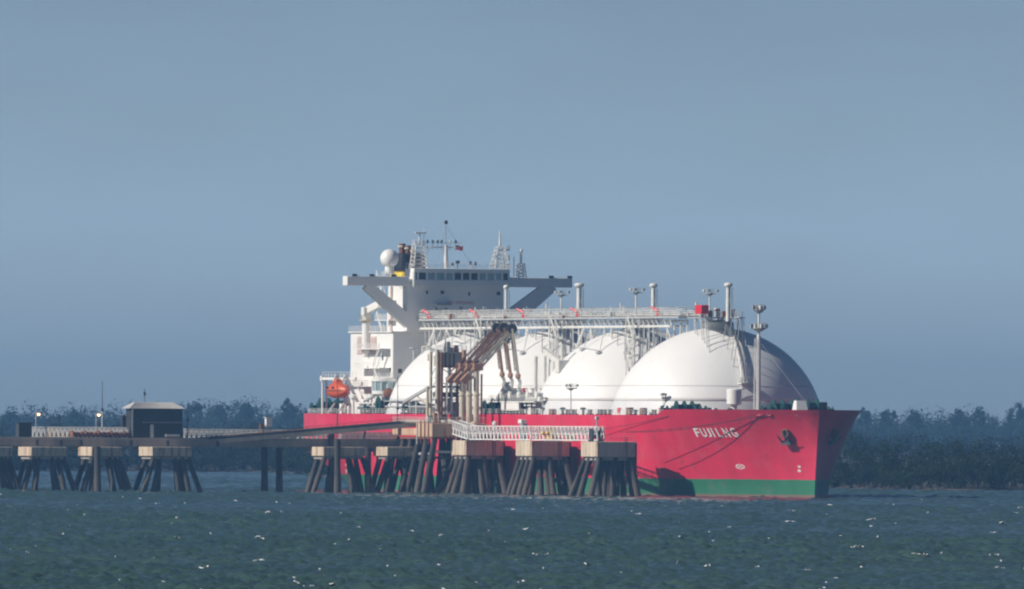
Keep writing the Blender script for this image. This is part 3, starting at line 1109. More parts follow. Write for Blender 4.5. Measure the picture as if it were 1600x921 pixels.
# thin aerials, sprinklers and lamp stalks crowding the pipe deck
x = xa
while x < xb + 6:
    h = 1.2 + 1.5 * random.random() ** 2
    y = PL + random.choice((-1.7, -.6, .6, 2.0, 4.0))
    MB().tube((x, y, z_dk), (x, y, z_dk + h), .06, n=4).build('stanchion', random.choice(('pipe_white', 'pipe_grey')), SHIP)
    if random.random() < .35:
        MB().box((x - .5, y - .4, z_dk), (x + .6, y + .4, z_dk + .5 + .6 * random.random())).build('valve_unit', random.choice(('pipe_white', 'pipe_grey', 'rust_brown')), SHIP)
    x += 1.3 + 1.6 * random.random()

# vent masts, lamp masts and small posts standing on the pipe deck
VL = -4.0
def vent_mast(px, ytop, r, cap=True, lat=VL):
    p = L(px, ytop, lat)
    b = z_dk
    m = MB().tube((p.x, lat, b - 1.0), (p.x, lat, p.z - 0.6), r, r * 0.92, n=10)
    o = m.build('vent_mast', 'pipe_white', SHIP, smooth='auto')
    if cap:
        MB().lathe((p.x, lat, p.z - 0.9), [(r * 1.0, 0), (r * 1.7, 0.25), (r * 1.9, 0.55), (r * 1.5, 0.85), (r * 0.6, 1.0)], 12).build('mast_cap', 'pipe_white', o, smooth='auto')
    s = MB()
    for dx in (-0.22, 0.22):
        s.tube((p.x + dx + 0.0, lat + r + 0.35, b), (p.x + dx, lat + r + 0.35, p.z - 1.0), 0.04, n=4)
    zz = b
    while zz < p.z - 1.2:
        s.tube((p.x - .22, lat + r + .35, zz), (p.x + .22, lat + r + .35, zz), 0.03, n=4)
        zz += 0.6
    s.build('ladder', 'pipe_white', o)
    st = MB()
    for dx, dy in ((2.0, 0.6), (-1.6, 1.0)):
        st.tube((p.x + dx, lat + dy, b), (p.x, lat, b + (p.z - b) * 0.7), 0.05, n=4)
    st.build('stay', 'pipe_grey', o)
for px, yt, r in ((791, 446, 0.34), (905, 443, 0.55), (1021, 443.5, 0.46), (1138, 442.5, 0.48)):
    vent_mast(px, yt, r)
for px, yt, r in ((743, 476, 0.20), (854, 470, 0.22), (970, 469, 0.22), (1088, 468, 0.24)):
    vent_mast(px, yt, r, cap=False)

def lamp_mast(px, ytop, lat=VL, zbase=None, r=0.2, arm=1.2):
    p = L(px, ytop, lat)
    b = z_dk - 0.5 if zbase is None else zbase
    o = MB().tube((p.x, lat, b), (p.x, lat, p.z - 0.2), r, r * 0.8, n=8).build('lamp_mast', 'pipe_white', SHIP, smooth='auto')
    pf = MB().lathe((p.x, lat, p.z - 1.6), [(0.3, 0), (arm * 0.8, 0.35), (arm * 0.8, 0.5), (0.3, 0.5)], 8)
    pf.tube((p.x - arm, lat - arm * 0.6, p.z - 1.2), (p.x + arm, lat + arm, p.z - 1.2), 0.12, n=5)
    railing(pf, [(p.x - arm*.8, lat - arm*.7, p.z - 1.2), (p.x + arm*.8, lat - arm*.7, p.z - 1.2), (p.x + arm*.8, lat + arm*.9, p.z - 1.2)], 0.9, 0.9, 0.04, 2)
    pf.build('lamp_platform', 'pipe_grey', o)
    for k, (dx, dy) in enumerate(((-arm*.8, -arm*.7), (arm*.8, -arm*.5), (arm, arm))):
        c = (p.x + dx, lat + dy, p.z - 0.6)
        MB().box((c[0]-.26, c[1]-.26, c[2]-.24), (c[0]+.26, c[1]+.26, c[2]+.24)).build('floodlight', 'pipe_grey' if k else 'pipe_white', o, bevel=0.08)
lamp_mast(877, 452)
lamp_mast(994, 448)
lamp_mast(1109, 450, arm=1.2)

def fire_monitor(px, py, lat=PL - 1.4):
    p = L(px, py, lat)
    z = z_dk
    o = MB().lathe((p.x, lat, z), [(0.25, 0), (0.25, 1.0), (0.42, 1.05), (0.42, 1.3), (0.2, 1.4)], 8).build('fire_monitor', 'signal_red', SHIP, smooth='auto')
    MB().tube((p.x, lat, z + 1.2), (p.x - 1.6, lat - 0.9, z + 2.0), 0.30, 0.22, n=8).build('nozzle', 'signal_red', o, smooth='auto')
    MB().box((p.x + 0.3, lat - .5, z + .2), (p.x + 1.6, lat + .3, z + .8)).build('valve_box', 'signal_red', o, bevel=0.06)
for px in (670, 744, 818, 902, 1028):
    fire_monitor(px, 492)
p = L(1100, 491, PL)
MB().box((p.x - 1.9, PL - 1.3, z_dk + 0.5), (p.x + 1.9, PL + 0.4, z_dk + 2.3)).build('powder_cabinet', 'signal_red', SHIP, bevel=0.15)

# dome top houses and equipment
for cx in TANK_X:
    d = MB().lathe((cx, 0, 33.8), [(3.4, 0), (3.4, 1.6), (2.9, 1.9), (0.6, 2.1)], 20).build('tank_hatch', 'pipe_white', SHIP, smooth='auto')
    pk = MB()
    for k in range(7):
        a = k * 0.9
        pk.tube((cx + 2.2*math.cos(a), 2.2*math.sin(a), 34.5), (cx + 2.4*math.cos(a), 2.4*math.sin(a), 36.6 + 0.5*(k % 3)), 0.22, n=6)
    pk.build('hatch_valves', 'pipe_grey', d)
    pp = MB()
    pp.path([(cx + 1, -1.5, 36.4), (cx + 1, PL + 1, 36.9)], 0.25, 6)
    pp.path([(cx - 1.5, -1.5, 36.2), (cx - 1.5, PL + 1, 36.9)], 0.2, 6)
    pp.build('branch_pipe', 'pipe_white', SHIP)
    MB().box((cx - 3.0, PL + 2.35, z_dk - 0.3), (cx + 4.0, 4.0, z_dk - 0.1)).build('dome_platform', 'pipe_grey', SHIP)
    r_ = MB()
    railing(r_, [(cx + 4.0, PL + 2.4, z_dk - .1), (cx + 4.0, 4.0, z_dk - .1), (cx - 3.0, 4.0, z_dk - .1), (cx - 3, PL + 2.4, z_dk - .1)], 1.2, 1.4, 0.05)
    r_.build('platform_railing', 'pipe_white', SHIP)
    # small drums seen on the platform
    MB().tube((cx - 1.4, -3.5, z_dk + 0.75), (cx + 1.8, -3.5, z_dk + 0.75), 0.62, n=10).build('valve_drum', 'pipe_white', SHIP, smooth='auto')
    MB().box((cx - 2.4, -3.9, z_dk - .08), (cx - 1.6, -3.1, z_dk + 1.4)).build('valve_stand', 'rust_brown', SHIP)
    if cx == TANK_X[0]: continue
    for k, (dx, dy) in enumerate(((-9, -10.5), (-4, -12.5), (2.5, -13), (8, -11.5), (-12.5, -6.5), (12, -7))):
        zb = dome_top(cx + dx, dy)
        o = MB().tube((cx + dx, dy, zb - .1), (cx + dx * 0.86, dy * 0.86, z_bar), 0.12, n=5).build('dome_strut', 'pipe_white', SHIP)
        MB().lathe((cx + dx, dy, zb - 0.25), [(0.75, 0), (0.75, 0.35), (0.3, 0.5)], 10).build('strut_foot', 'pipe_grey', o)
    c_ = MB()
    c_.path([(cx - 9, -10.5, dome_top(cx - 9, -10.5) + .35), (cx - 4, -12.5, dome_top(cx - 4, -12.5) + .35), (cx + 2.5, -13, dome_top(cx + 2.5, -13) + .35), (cx + 8, -11.5, dome_top(cx + 8, -11.5) + .35)], 0.14, 5)
    c_.build('spray_pipe', 'pipe_grey', SHIP)

# front dome: equipment cluster on top and the long stair down its forward shoulder
cx = TANK_X[0]
for k in range(9):
    a, b = cx + 3 + 1.1 * k, -5 + 1.2 * (k % 4)
    MB().box((a, b, z_dk - .1), (a + 0.8, b + 1.0, z_dk + 1.0 + 0.9 * random.random())).build('valve_unit', random.choice(('pipe_grey', 'pipe_white', 'rust_brown')), SHIP, bevel=.08)
for a in range(5):
    s0 = MB()
    railing(s0, [(cx - 2 + 2.5 * a, -6.4, z_dk - .1), (cx + .5 + 2.5 * a, -6.4, z_dk - .1)], 1.3, 1.1, 0.06)
    s0.build('platform_railing', 'pipe_white', SHIP)
MB().box((cx - 2, -6.5, z_dk - .32), (cx + 11, 2.0, z_dk - .14)).build('forward_platform', 'pipe_grey', SHIP)
for a in (-9, -5, -1, 4, 8, 11):
    for yy in (-6.2, 1.6):
        zb = dome_top(cx + a, yy)
        MB().tube((cx + a, yy, zb - .1), (cx + a * .9, yy, z_dk - .3), 0.12, n=6).build('support_post', 'pipe_white', SHIP)
        MB().tube((cx + a + 1.6, yy, dome_top(cx + a + 1.6, yy) - .1), (cx + a, yy, z_dk - .5), 0.08, n=5).build('support_brace', 'pipe_grey', SHIP)
MB().box((cx + 11, -3.0, z_dk - .3), (cx + 21, -2.2, z_dk - .12)).build('cat_walk', 'pipe_grey', SHIP)
for a in (13, 16, 19, 20.8):
    MB().tube((cx + a * .8, -2.6, dome_top(cx + a * .8, -2.6) - .2), (cx + a, -2.6, z_dk - .25), 0.08, n=5).build('support_brace', 'pipe_grey', SHIP)
stair = []
for k in range(13):
    ang = R(84 - k * 4.6)
    az = R(-2 - k * 0.3)
    stair.append(Vector((cx + (RS + .5) * math.cos(ang) * math.cos(az), (RS + .5) * math.cos(ang) * math.sin(az), ZC + (RS + .5) * math.sin(ang))))
for off, nm in ((0.0, 'stair_stringer'), (1.2, 'stair_stringer')):
    m_ = MB()
    for a, b in zip(stair[:-1], stair[1:]):
        m_.beam(a + Vector((0, off, 0)), b + Vector((0, off, 0)), 0.14, 0.32)
    m_.build(nm, 'pipe_white', SHIP)
m_ = MB()
for a, b in zip(stair[:-1], stair[1:]):
    for f in (0, .33, .66):
        q = a.lerp(b, f)
        m_.box(q + Vector((-.15, 0, 0)), q + Vector((.15, 1.2, .06)))
        m_.tube(q, q + Vector((0, 0, 1.1)), 0.05, n=4)
    m_.tube(a + Vector((0, 0, 1.1)), b + Vector((0, 0, 1.1)), 0.06, n=4)
    m_.tube(a + Vector((0, 0, .6)), b + Vector((0, 0, .6)), 0.05, n=4)
m_.build('stair_treads', 'pipe_white', SHIP)
q = stair[-1]
MB().box(q + Vector((-1.2, -.6, -.25)), q + Vector((1.4, 2.0, -.05))).build('stair_landing', 'pipe_white', SHIP)
m_ = MB()
railing(m_, [q + Vector((-1.2, -.6, 0)), q + Vector((1.4, -.6, 0)), q + Vector((1.4, 2.0, 0))], 1.1, 0.9, 0.05)
m_.build('landing_railing', 'pipe_white', SHIP)
m_ = MB()
for d in (-.35, .35):
    m_.tube(q + Vector((0.4 + d, -.2, -.2)), Vector((q.x + 0.9 + d, q.y - 1.0, DECK)), 0.07, n=4)
z = DECK
while z < q.z - .4:
    f = (z - DECK) / (q.z - DECK)
    c = Vector((q.x + .9 - .5 * f, q.y - 1.0 + .8 * f, z))
    m_.tube(c + Vector((-.35, 0, 0)), c + Vector((.35, 0, 0)), 0.04, n=4)
    z += 0.5
m_.build('ladder', 'pipe_white', SHIP)

# pipe stands and a landing crowding the shoulder of the aftmost dome
for k in range(12):
    px = 650 + 9 * k + random.uniform(-3, 3)
    lat = -13.0 + random.uniform(-2.5, 2.5)
    q = L(px, 545, lat)
    zb = dome_top(q.x, lat)
    zt_ = zb + 1.2 + 2.6 * random.random()
    MB().tube((q.x, lat, zb - .2), (q.x, lat, zt_), .16 if k % 3 else .3, n=6).build('pipe_stand', random.choice(('pipe_grey', 'pipe_white', 'cream_steel')), SHIP)
    if k % 2:
        MB().path([(q.x, lat, zt_), (q.x + 3.0, lat, zt_), (q.x + 3.0, lat + 2, zt_ - .6)], .14, 5).build('pipe_bend', random.choice(('pipe_grey', 'cream_steel')), SHIP)
    if k % 4 == 0:
        MB().box((q.x - 1.2, lat - .7, zt_ - .2), (q.x + 1.2, lat + .7, zt_)).build('stand_landing', 'pipe_grey', SHIP)

# ---- foremast
fb = L(1185, 632, -1.0)
ft = L(1185, 478, -1.0)
fx = fb.x
fm = MB().tube((fx, -1, DECK), (fx, -1, ft.z - 6.0), 0.48, 0.40, n=12).build('foremast', 'pipe_white', SHIP, smooth='auto')
MB().tube((fx, -1, ft.z - 6.0), (fx, -1, ft.z), 0.26, 0.2, n=10).build('upper_mast', 'pipe_white', fm, smooth='auto')
for py, w in ((513, 1.6), (484, 1.15)):
    z = L(1185, py, -1).z
    pf = MB().lathe((fx, -1, z - 0.7), [(0.5, 0), (w, 0.6), (w, 0.75), (0.3, 0.75)], 12)
    railing(pf, [(fx + w*math.cos(a*math.pi/4), -1 + w*math.sin(a*math.pi/4), z) for a in range(9)], 1.0, 1.2, 0.05)
    pf.build('mast_platform', 'pipe_grey', fm)
    for a in range(4):
        MB().box((fx + w*math.cos(a*1.6) - .3, -1 + w*math.sin(a*1.6) - .3, z), (fx + w*math.cos(a*1.6) + .3, -1 + w*math.sin(a*1.6) + .3, z + .8)).build('mast_lamp', 'grey_paint' if a % 2 else 'pipe_white', fm, bevel=0.06)
m_ = MB()
for d in (-.25, .25):
    m_.tube((fx + d, -1.95, DECK), (fx + d, -1.75, ft.z - 6.5), 0.05, n=4)
z = DECK
while z < ft.z - 6.5:
    m_.tube((fx - .25, -1.93, z), (fx + .25, -1.93, z), 0.035, n=4); z += 0.45
m_.build('ladder', 'pipe_white', fm)
m_ = MB()
for dx, dy in ((9, -9), (9, 8)):
    m_.tube((fx, -1, ft.z - 7), (fx + dx, dy, DECK), 0.04, n=4)
m_.build('stay', 'pipe_grey', fm)

# ---- mushroom ventilator at the bow
vp = L(1147, 640, -7.0)
vt = L(1147, 608, -7.0)
mv = MB().lathe((vp.x, -7.0, DECK), [(0.62, 0), (0.62, 2.2)], 16).build('ventilator', 'white_paint', SHIP, smooth='auto')
MB().lathe((vp.x, -7.0, DECK + 2.0), [(0.7, 0), (1.5, 0.25), (1.5, vt.z - DECK - 2.2), (1.3, vt.z - DECK - 2.0), (0.3, vt.z - DECK - 1.95)], 20).build('ventilator_hood', 'white_paint', mv, smooth='auto')

# ---- winches and deck machinery
def winch(px, lat, s=1.0, py=None, z=DECK):
    p = L(px, 640, lat)
    for _ in range(20):
        room = max(half_width(p.x, DECK) - 3.0 * s, 0)
        if -lat > room:
            lat = .6 * lat - .4 * room
            p = L(px, 640, lat)
    o = MB().tube((p.x, lat - 1.6*s, z + 1.25*s), (p.x, lat + 1.6*s, z + 1.25*s), 0.55*s, n=12).build('mooring_winch', 'green_machinery', SHIP, smooth='auto')
    for d in (-1.6, -0.2, 1.2):
        MB().tube((p.x, lat + d*s, z + 1.25*s), (p.x, lat + (d + .18)*s, z + 1.25*s), 1.15*s, n=16).build('drum_flange', 'green_machinery', o, smooth='auto')
    MB().box((p.x - 1.1*s, lat + 1.5*s, z), (p.x + 1.1*s, lat + 2.5*s, z + 1.9*s)).build('gear_case', 'green_machinery', o, bevel=0.15)
    MB().box((p.x - 1.3*s, lat - 1.9*s, z), (p.x + 1.3*s, lat + 2.6*s, z + 0.35*s)).build('bed_plate', 'dark_steel', o)
for px, lat, s in ((1070, -19, 1.2), (1043, -20, 0.8), (1095, -17.5, 0.8), (1223, -2, 1.35), (1200, -4, .9), (1212, -4, .9), (1262, 1, 1.45), (1287, 6, .8),
                   (497, -13, 1.0), (515, -12, 1.4), (524, -10, 1.2), (607, -20, 1.5), (580, -21, 0.9), (640, -21, 0.9), (662, -19, 1.1), (770, -21, 1.2), (785, -20, 1.4), (796, -21, 1.1)):
    winch(px, lat, s)
p = L(1252, 640, -2.5)
MB().frustum((p.x - 1.6, -4.1, DECK), (p.x + 1.6, -1.4, DECK), (p.x - 1.0, -3.7, DECK + 3.0), (p.x + 0.5, -1.7, DECK + 3.0)).build('windbreak', 'white_paint', SHIP)
p = L(1022, 640, -17)
MB().frustum((p.x - 1.3, -18, DECK), (p.x + 1.3, -16.2, DECK), (p.x - 1.0, -17.6, DECK + 2.3), (p.x + .2, -16.6, DECK + 2.3)).build('windbreak', 'white_paint', SHIP)
p = L(1109, 646, -13)
MB().box((p.x - 1.2, -13.7, DECK), (p.x + 1.2, -12.3, DECK + 1.3)).build('deck_locker', 'white_paint', SHIP, bevel=0.1)
# bollards, vents and small gear all along the starboard side
k = 0
px = 700.0
while px < 1165:
    lat = -22.0
    for _ in range(12):
        lat = .5 * lat + .5 * (2.2 - half_width(L(px, 648, lat).x, DECK))
    lat += random.random()
    p = L(px, 648, lat)
    c = random.random()
    if c < 0.5:
        o = MB().box((p.x - 1.1, lat - .45, DECK), (p.x + 1.1, lat + .45, DECK + .2))
        for d in (-.65, .65):
            o.lathe((p.x + d, lat, DECK), [(.3, .2), (.28, .9), (.4, 1.0), (.4, 1.1)], 8)
        o.build('bollard', 'dark_steel', SHIP)
    elif c < 0.72:
        MB().lathe((p.x, lat, DECK), [(.28, 0), (.28, .9), (.6, 1.0), (.6, 1.3), (.3, 1.45)], 10).build('mushroom_vent', 'green_machinery', SHIP)
    elif c < 0.88:
        MB().box((p.x - .9, lat - .5, DECK), (p.x + .9, lat + .5, DECK + 1.0 + .5*random.random())).build('valve_box', 'rust_brown', SHIP)
    else:
        MB().box((p.x - .8, lat - .4, DECK), (p.x + .8, lat + .4, DECK + 1.4)).build('hose_box', 'signal_red' if random.random() < .4 else 'white_paint', SHIP)
    px += 6 + random.random() * 12
rl = MB()
t = 34.0
pts = []
while t < 262:
    x = stem_x(DECK) - t if t < 76 else -t
    pts.append((x, -half_width(x, DECK) + 0.15, DECK)); t += 6
railing(rl, pts, 1.05, 2.0, 0.045)
rl.build('deck_railing', 'pipe_white', SHIP)
rl = MB()
railing(rl, [(p[0], -p[1], p[2]) for p in pts], 1.05, 3.0, 0.045)
rl.build('deck_railing', 'pipe_white', SHIP)
# long deck pipes along the side
for lat, z, r, m in ((-21.2, DECK + 1.5, .25, 'pipe_grey'), (-20.4, DECK + 1.2, .3, 'green_machinery'), (-19.8, DECK + 2.2, .2, 'pipe_white')):
    MB().tube((L(560, 640, lat).x, lat, z), (L(845, 640, lat).x, lat, z), r, n=6).build('deck_pipe', m, SHIP, smooth='auto')

# ---- cargo manifold abeam the gap between the second and third domes
ML = -20.0
mx0, mx1 = L(772, 620, -22).x, L(843, 620, -22).x
mz = L(800, 627, -22).z
MB().box((mx0, -23.2, mz - .25), (mx1, -15, mz)).build('manifold_platform', 'pipe_white', SHIP)
MB().box((mx0 + 8, -23.3, mz - 1.9), (mx1 - 9, -22.9, mz - .3)).build('drip_panel', 'white_paint', SHIP)
xx = mx0 + .4
while xx < mx1:
    MB().beam((xx, -23, DECK), (xx, -23, mz - .2), .25, .25).build('manifold_post', 'dark_steel', SHIP)
    xx += 3.2
rl = MB(); railing(rl, [(mx0, -23.1, mz), (mx1, -23.1, mz)], 1.2, 1.5, .05)
rl.build('manifold_railing', 'pipe_white', SHIP)
flx = []
for i in range(5):
    x = mx0 + 3 + i * (mx1 - mx0 - 6) / 4
    o = MB().tube((x, -21.5, mz + 1.3), (x, -14, mz + 1.3), .42, n=10).build('manifold_pipe', 'pipe_grey', SHIP, smooth='auto')
    MB().tube((x, -21.8, mz + 1.3), (x, -21.4, mz + 1.3), .72, n=14).build('flange', 'pipe_white', o, smooth='auto')
    MB().lathe((x, -18.5, mz + 1.3), [(.3, 0), (.3, 1.2), (.65, 1.25), (.65, 1.4)], 10).build('valve_wheel', 'signal_red' if i in (1, 4) else 'pipe_grey', o, smooth='auto')
    MB().tube((x, -14, mz + 1.3), (x, -14, DECK + 12), .42, n=8).build('riser', 'pipe_white', o, smooth='auto')
hs = MB()                                       # hose handling crane by the manifold
hx = L(878, 600, -17).x
hs.tube((hx, -17, DECK), (hx, -17, DECK + 8.5), .75, .65, n=12)
cr = hs.build('hose_crane', 'white_paint', SHIP, smooth='auto')
MB().box((hx - 1.2, -18.2, DECK + 8.5), (hx + 1.2, -15.8, DECK + 11.2)).build('crane_house', 'pipe_white', cr, bevel=.2)
MB().beam((hx, -17, DECK + 10.5), (hx - 19, -14.5, DECK + 13.5), .9, 1.0).build('crane_jib', 'pipe_white', cr)
MB().tube((hx, -17, DECK + 11.2), (hx, -17, DECK + 14.5), .3, n=8).build('crane_post', 'pipe_white', cr)
# floodlight posts along the deck
lamp_mast(892, 598, lat=-21.5, zbase=DECK, r=.18, arm=1.0)
lamp_mast(848, 618, lat=-21.5, zbase=DECK, r=.12, arm=.5)
lamp_mast(1036, 612, lat=-16.5, zbase=DECK, r=.1, arm=.4)

# ---- deckhouse
HX = -217.5                                   # forward face of the upper house
def zz_of(py, x=HX, px=700): return T(px, py, x).z
z_low = zz_of(520, -230, 590)
z_wing_b, z_wing_t = zz_of(448), zz_of(433)
z_wh_t = zz_of(420)
HW = 10.9
lo = MB().box((-247, -13.2, DECK), (-219.5, 13.2, z_low)).build('lower_house', 'white_paint', SHIP, bevel=.15)
MB().box((-247.4, -13.6, z_low), (-219.3, 13.6, z_low + .25)).build('house_deck', 'white_paint', SHIP)
MB().box((-229.5, -HW, z_low + .2), (HX, HW, z_wing_b + .5)).build('upper_house', 'white_paint', SHIP, bevel=.25)
MB().box((-240, -7.5, z_low + .2), (-229.6, 7.5, z_low + 8)).build('engine_casing', 'white_paint', SHIP, bevel=.15)
# accommodation windows and louvres
lo_mid = (-247 + -219.5) / 2
for px, py in ((667, 457), (691, 457), (733, 459.5), (779, 459)):
    p = T(px, py, HX)
    big = px in (691, 779)
    w = MB().box((HX - .1, p.y - (.38 if big else .2), p.z - .36), (HX + .06, p.y + (.38 if big else .2), p.z + .36)).build('window', 'dark_glass', SHIP)
    f = .1
    a, b = (.38 if big else .2) + f, .36 + f
    fr = MB()
    fr.box((HX + .01, p.y - a, p.z - b), (HX + .09, p.y + a, p.z - .36)); fr.box((HX + .01, p.y - a, p.z + .36), (HX + .09, p.y + a, p.z + b))
    fr.build('window_frame', 'white_paint', w)
for px, py, w_, h_ in ((682, 483, .5, .6), (687, 489, .5, 1.4), (697, 487, .6, 1.5), (720, 482, .6, .6), (720, 487, .4, .8)):
    p = T(px, py, HX)
    MB().box((HX - .05, p.y - w_ / 2, p.z - h_ / 2), (HX + .12, p.y + w_ / 2, p.z + h_ / 2)).build('vent_opening', 'grey_paint', SHIP)
p = T(692, 476, HX)
MB().box((HX, p.y - 1.9, p.z - .15), (HX + 1.1, p.y + 1.6, p.z + .15)).build('front_ledge', 'grey_paint', SHIP)
for px, py, w_, h_ in ((563, 540, 1.6, 1.9), (584, 540, 1.9, 1.9)):
    q = L(px, py, -13.2)
    lv = MB().box((q.x - w_, -13.3, q.z - h_), (q.x + w_, -13.1, q.z + h_)).build('louvre', 'louvre_pink', SHIP)
    for k in range(6):
        zz_ = q.z - h_ + .2 + k * (2 * h_ - .3) / 6
        MB().box((q.x - w_, -13.42, zz_), (q.x + w_, -13.25, zz_ + .3)).build('slat', 'louvre_pink', lv)
p = T(625, 580, -219.5)
MB().box((-219.55, p.y - .4, p.z - .45), (-219.4, p.y + .4, p.z + .45)).build('window', 'dark_glass', SHIP)
# portholes on the lit side
for px, py in ((610, 578), (598, 560), (575, 575), (566, 600)):
    q = L(px, py, -13.2)
    MB().box((q.x - .35, -13.28, q.z - .45), (q.x + .35, -13.1, q.z + .45)).build('window', 'dark_glass', SHIP)
# doors and ladders, galleries of the starboard side
for py in (545, 575, 603):
    za = zz_of(py, -230, 590)
    MB().box((-238, -15.6, za - .2), (-221, -13.25, za)).build('side_gallery', 'white_paint', SHIP)
    rl = MB(); railing(rl, [(-238, -15.5, za), (-221, -15.5, za)], 1.1, 1.5, .05)
    rl.build('gallery_railing', 'white_paint', SHIP)
rl = MB(); railing(rl, [(-247.3, 13.4, z_low + .25), (-247.3, -13.5, z_low + .25), (-219.5, -13.5, z_low + .25)], 1.1, 1.5, .05)
rl.build('house_railing', 'white_paint', SHIP)
for za, zb, s in ((zz_of(575, -230, 590), zz_of(545, -230, 590), 1), (zz_of(603, -230, 590), zz_of(575, -230, 590), -1), (DECK, zz_of(603, -230, 590), 1)):
    st = MB()
    x0, x1 = (-226, -222) if s > 0 else (-222, -226)
    for d in (-15.3, -14.5):
        st.beam((x0, d, za), (x1, d, zb), .1, .25)
    railing(st, [(x0, -15.4, za), (x1, -15.4, zb)], 1.0, 1.2, .05, 2)
    st.build('side_stair', 'white_paint', SHIP)
# side of the upper house: chamfered fin, pipe and landings
for py in (470, 500):
    za = zz_of(py, -224, 640)
    MB().box((-233, -12.6, za - .2), (-224, -HW - .05, za)).build('side_gallery', 'white_paint', SHIP)
    rl = MB(); railing(rl, [(-233, -12.5, za), (-224, -12.5, za)], 1.1, 1.3, .05)
    rl.build('gallery_railing', 'white_paint', SHIP)
MB().tube((-226.5, -HW - .3, z_low), (-226.5, -HW - .3, z_wing_b), .28, n=8).build('drain_pipe', 'louvre_pink', SHIP)
st = MB()
for k in range(3):
    za, zb = z_low + .3 + k * 4.0, z_low + 4.3 + k * 4.0
    s = 1 if k % 2 else -1
    for d in (-12.4, -11.6):
        st.beam((-231 - s * 1.8, d, za), (-231 + s * 1.8, d, zb), .1, .25)
    railing(st, [(-231 - s * 1.8, -12.4, za), (-231 + s * 1.8, -12.4, zb)], 1.0, 1.0, .05, 2)
st.build('side_stair', 'pipe_white', SHIP)

# wheelhouse and bridge wings
wl_, wr_ = T(541, 440, HX).y, T(893, 440, HX).y
MB().box((HX - 2.4, wl_, z_wing_b), (HX + .6, -HW + .4, z_wing_t)).build('bridge_wing', 'white_paint', SHIP, bevel=.12)
MB().box((HX - 2.4, HW - .4, z_wing_b), (HX + .6, wr_, z_wing_t)).build('bridge_wing', 'white_paint', SHIP, bevel=.12)
wx0, wx1 = HX - 4.6, HX + 1.0
wa, wb = T(646, 430, wx1).y, T(796, 430, wx1).y
zw0, zw1 = zz_of(437.5), zz_of(426.5)
MB().box((wx0, wa, z_wing_b - .1), (wx1, wb, zw0)).build('wheelhouse_front', 'white_paint', SHIP, bevel=.1)
MB().box((wx0, wa, zw1), (wx1 + .35, wb, z_wh_t)).build('wheelhouse_roof', 'white_paint', SHIP, bevel=.1)
MB().box((wx0 + .3, wa + .3, zw0), (wx1 - .5, wb - .3, zw1)).build('wheelhouse_core', 'dark_steel', SHIP)
pxs = [648, 653, 667, 681, 696, 709, 722, 735, 748, 761, 774, 785, 795]
for i, px in enumerate(pxs):
    y = T(px, 432, wx1).y
    MB().box((wx1 - .35, y - .18, zw0 - .02), (wx1 + .02, y + .18, zw1 + .02)).build('window_post', 'white_paint', SHIP)
    if i < len(pxs) - 1:
        y2 = T(pxs[i + 1], 432, wx1).y
        MB().box((wx1 - .28, y + .18, zw0), (wx1 - .2, y2 - .18, zw1)).build('bridge_window', ('dark_glass', 'pale_glass', 'pale_glass', 'dark_glass')[(i * 7 + i // 3) % 4], SHIP)
for s in (wa, wb):
    MB().box((wx0, s - .02 if s < 0 else s - .25, zw0), (wx1 - .3, s + .25 if s < 0 else s + .02, zw1)).build('wheelhouse_side', 'white_paint', SHIP)
rl = MB(); railing(rl, [(wx0 + .3, wb - .2, z_wh_t), (wx1, wb - .2, z_wh_t), (wx1, wa + .2, z_wh_t), (wx0 + .3, wa + .2, z_wh_t)], 1.1, 1.6, .04)
rl.build('roof_railing', 'pipe_white', SHIP)
# diagonal struts below the wings
def strut(pa, pb, w, name):
    a, b = T(*pa, HX - .9), T(*pb, HX - .9)
    m = MB()
    d = (b - a).normalized()
    n = Vector((0, -d.z, d.y))
    if n.z < 0: n = -n
    lo_a, hi_a, lo_b, hi_b = a - n*w*.5, a + n*w*.5, b - n*w*.7, b + n*w*.7
    vs = []
    for e in (-1.0, 1.0):
        for q in (lo_a, hi_a, hi_b, lo_b):
            vs.append(q + Vector((e, 0, 0)))
    m.add(vs, [(0,1,2,3),(7,6,5,4),(0,4,5,1),(1,5,6,2),(2,6,7,3),(3,7,4,0)])
    m.build(name, 'white_paint', SHIP)
strut((572, 446), (652, 516), 2.0, 'wing_strut')
strut((862, 446), (794, 501), 2.6, 'wing_strut')
for px in (553, 580, 614, 860, 889):
    y = T(px, 433, HX).y
    MB().box((HX + .2, y - .5, z_wing_t), (HX + .7, y + .5, z_wing_t + .45)).build('wing_lamp', 'dark_steel', SHIP)
# NO SMOKING in red on the house front
vs, fs = text_mesh('NO SMOKING', 1.0)
x0, x1 = min(v.x for v in vs), max(v.x for v in vs)
ya, yb = T(699, 474, HX).y, T(741, 474, HX).y
zc_ = zz_of(475.5)
mb = MB(); mb.v = [Vector((HX + .02, ya + (yb - ya) * (v.x - x0) / (x1 - x0), zc_ + v.y * .95)) for v in vs]; mb.f = fs
mb.build('warning_lettering', 'lettering_red', SHIP)

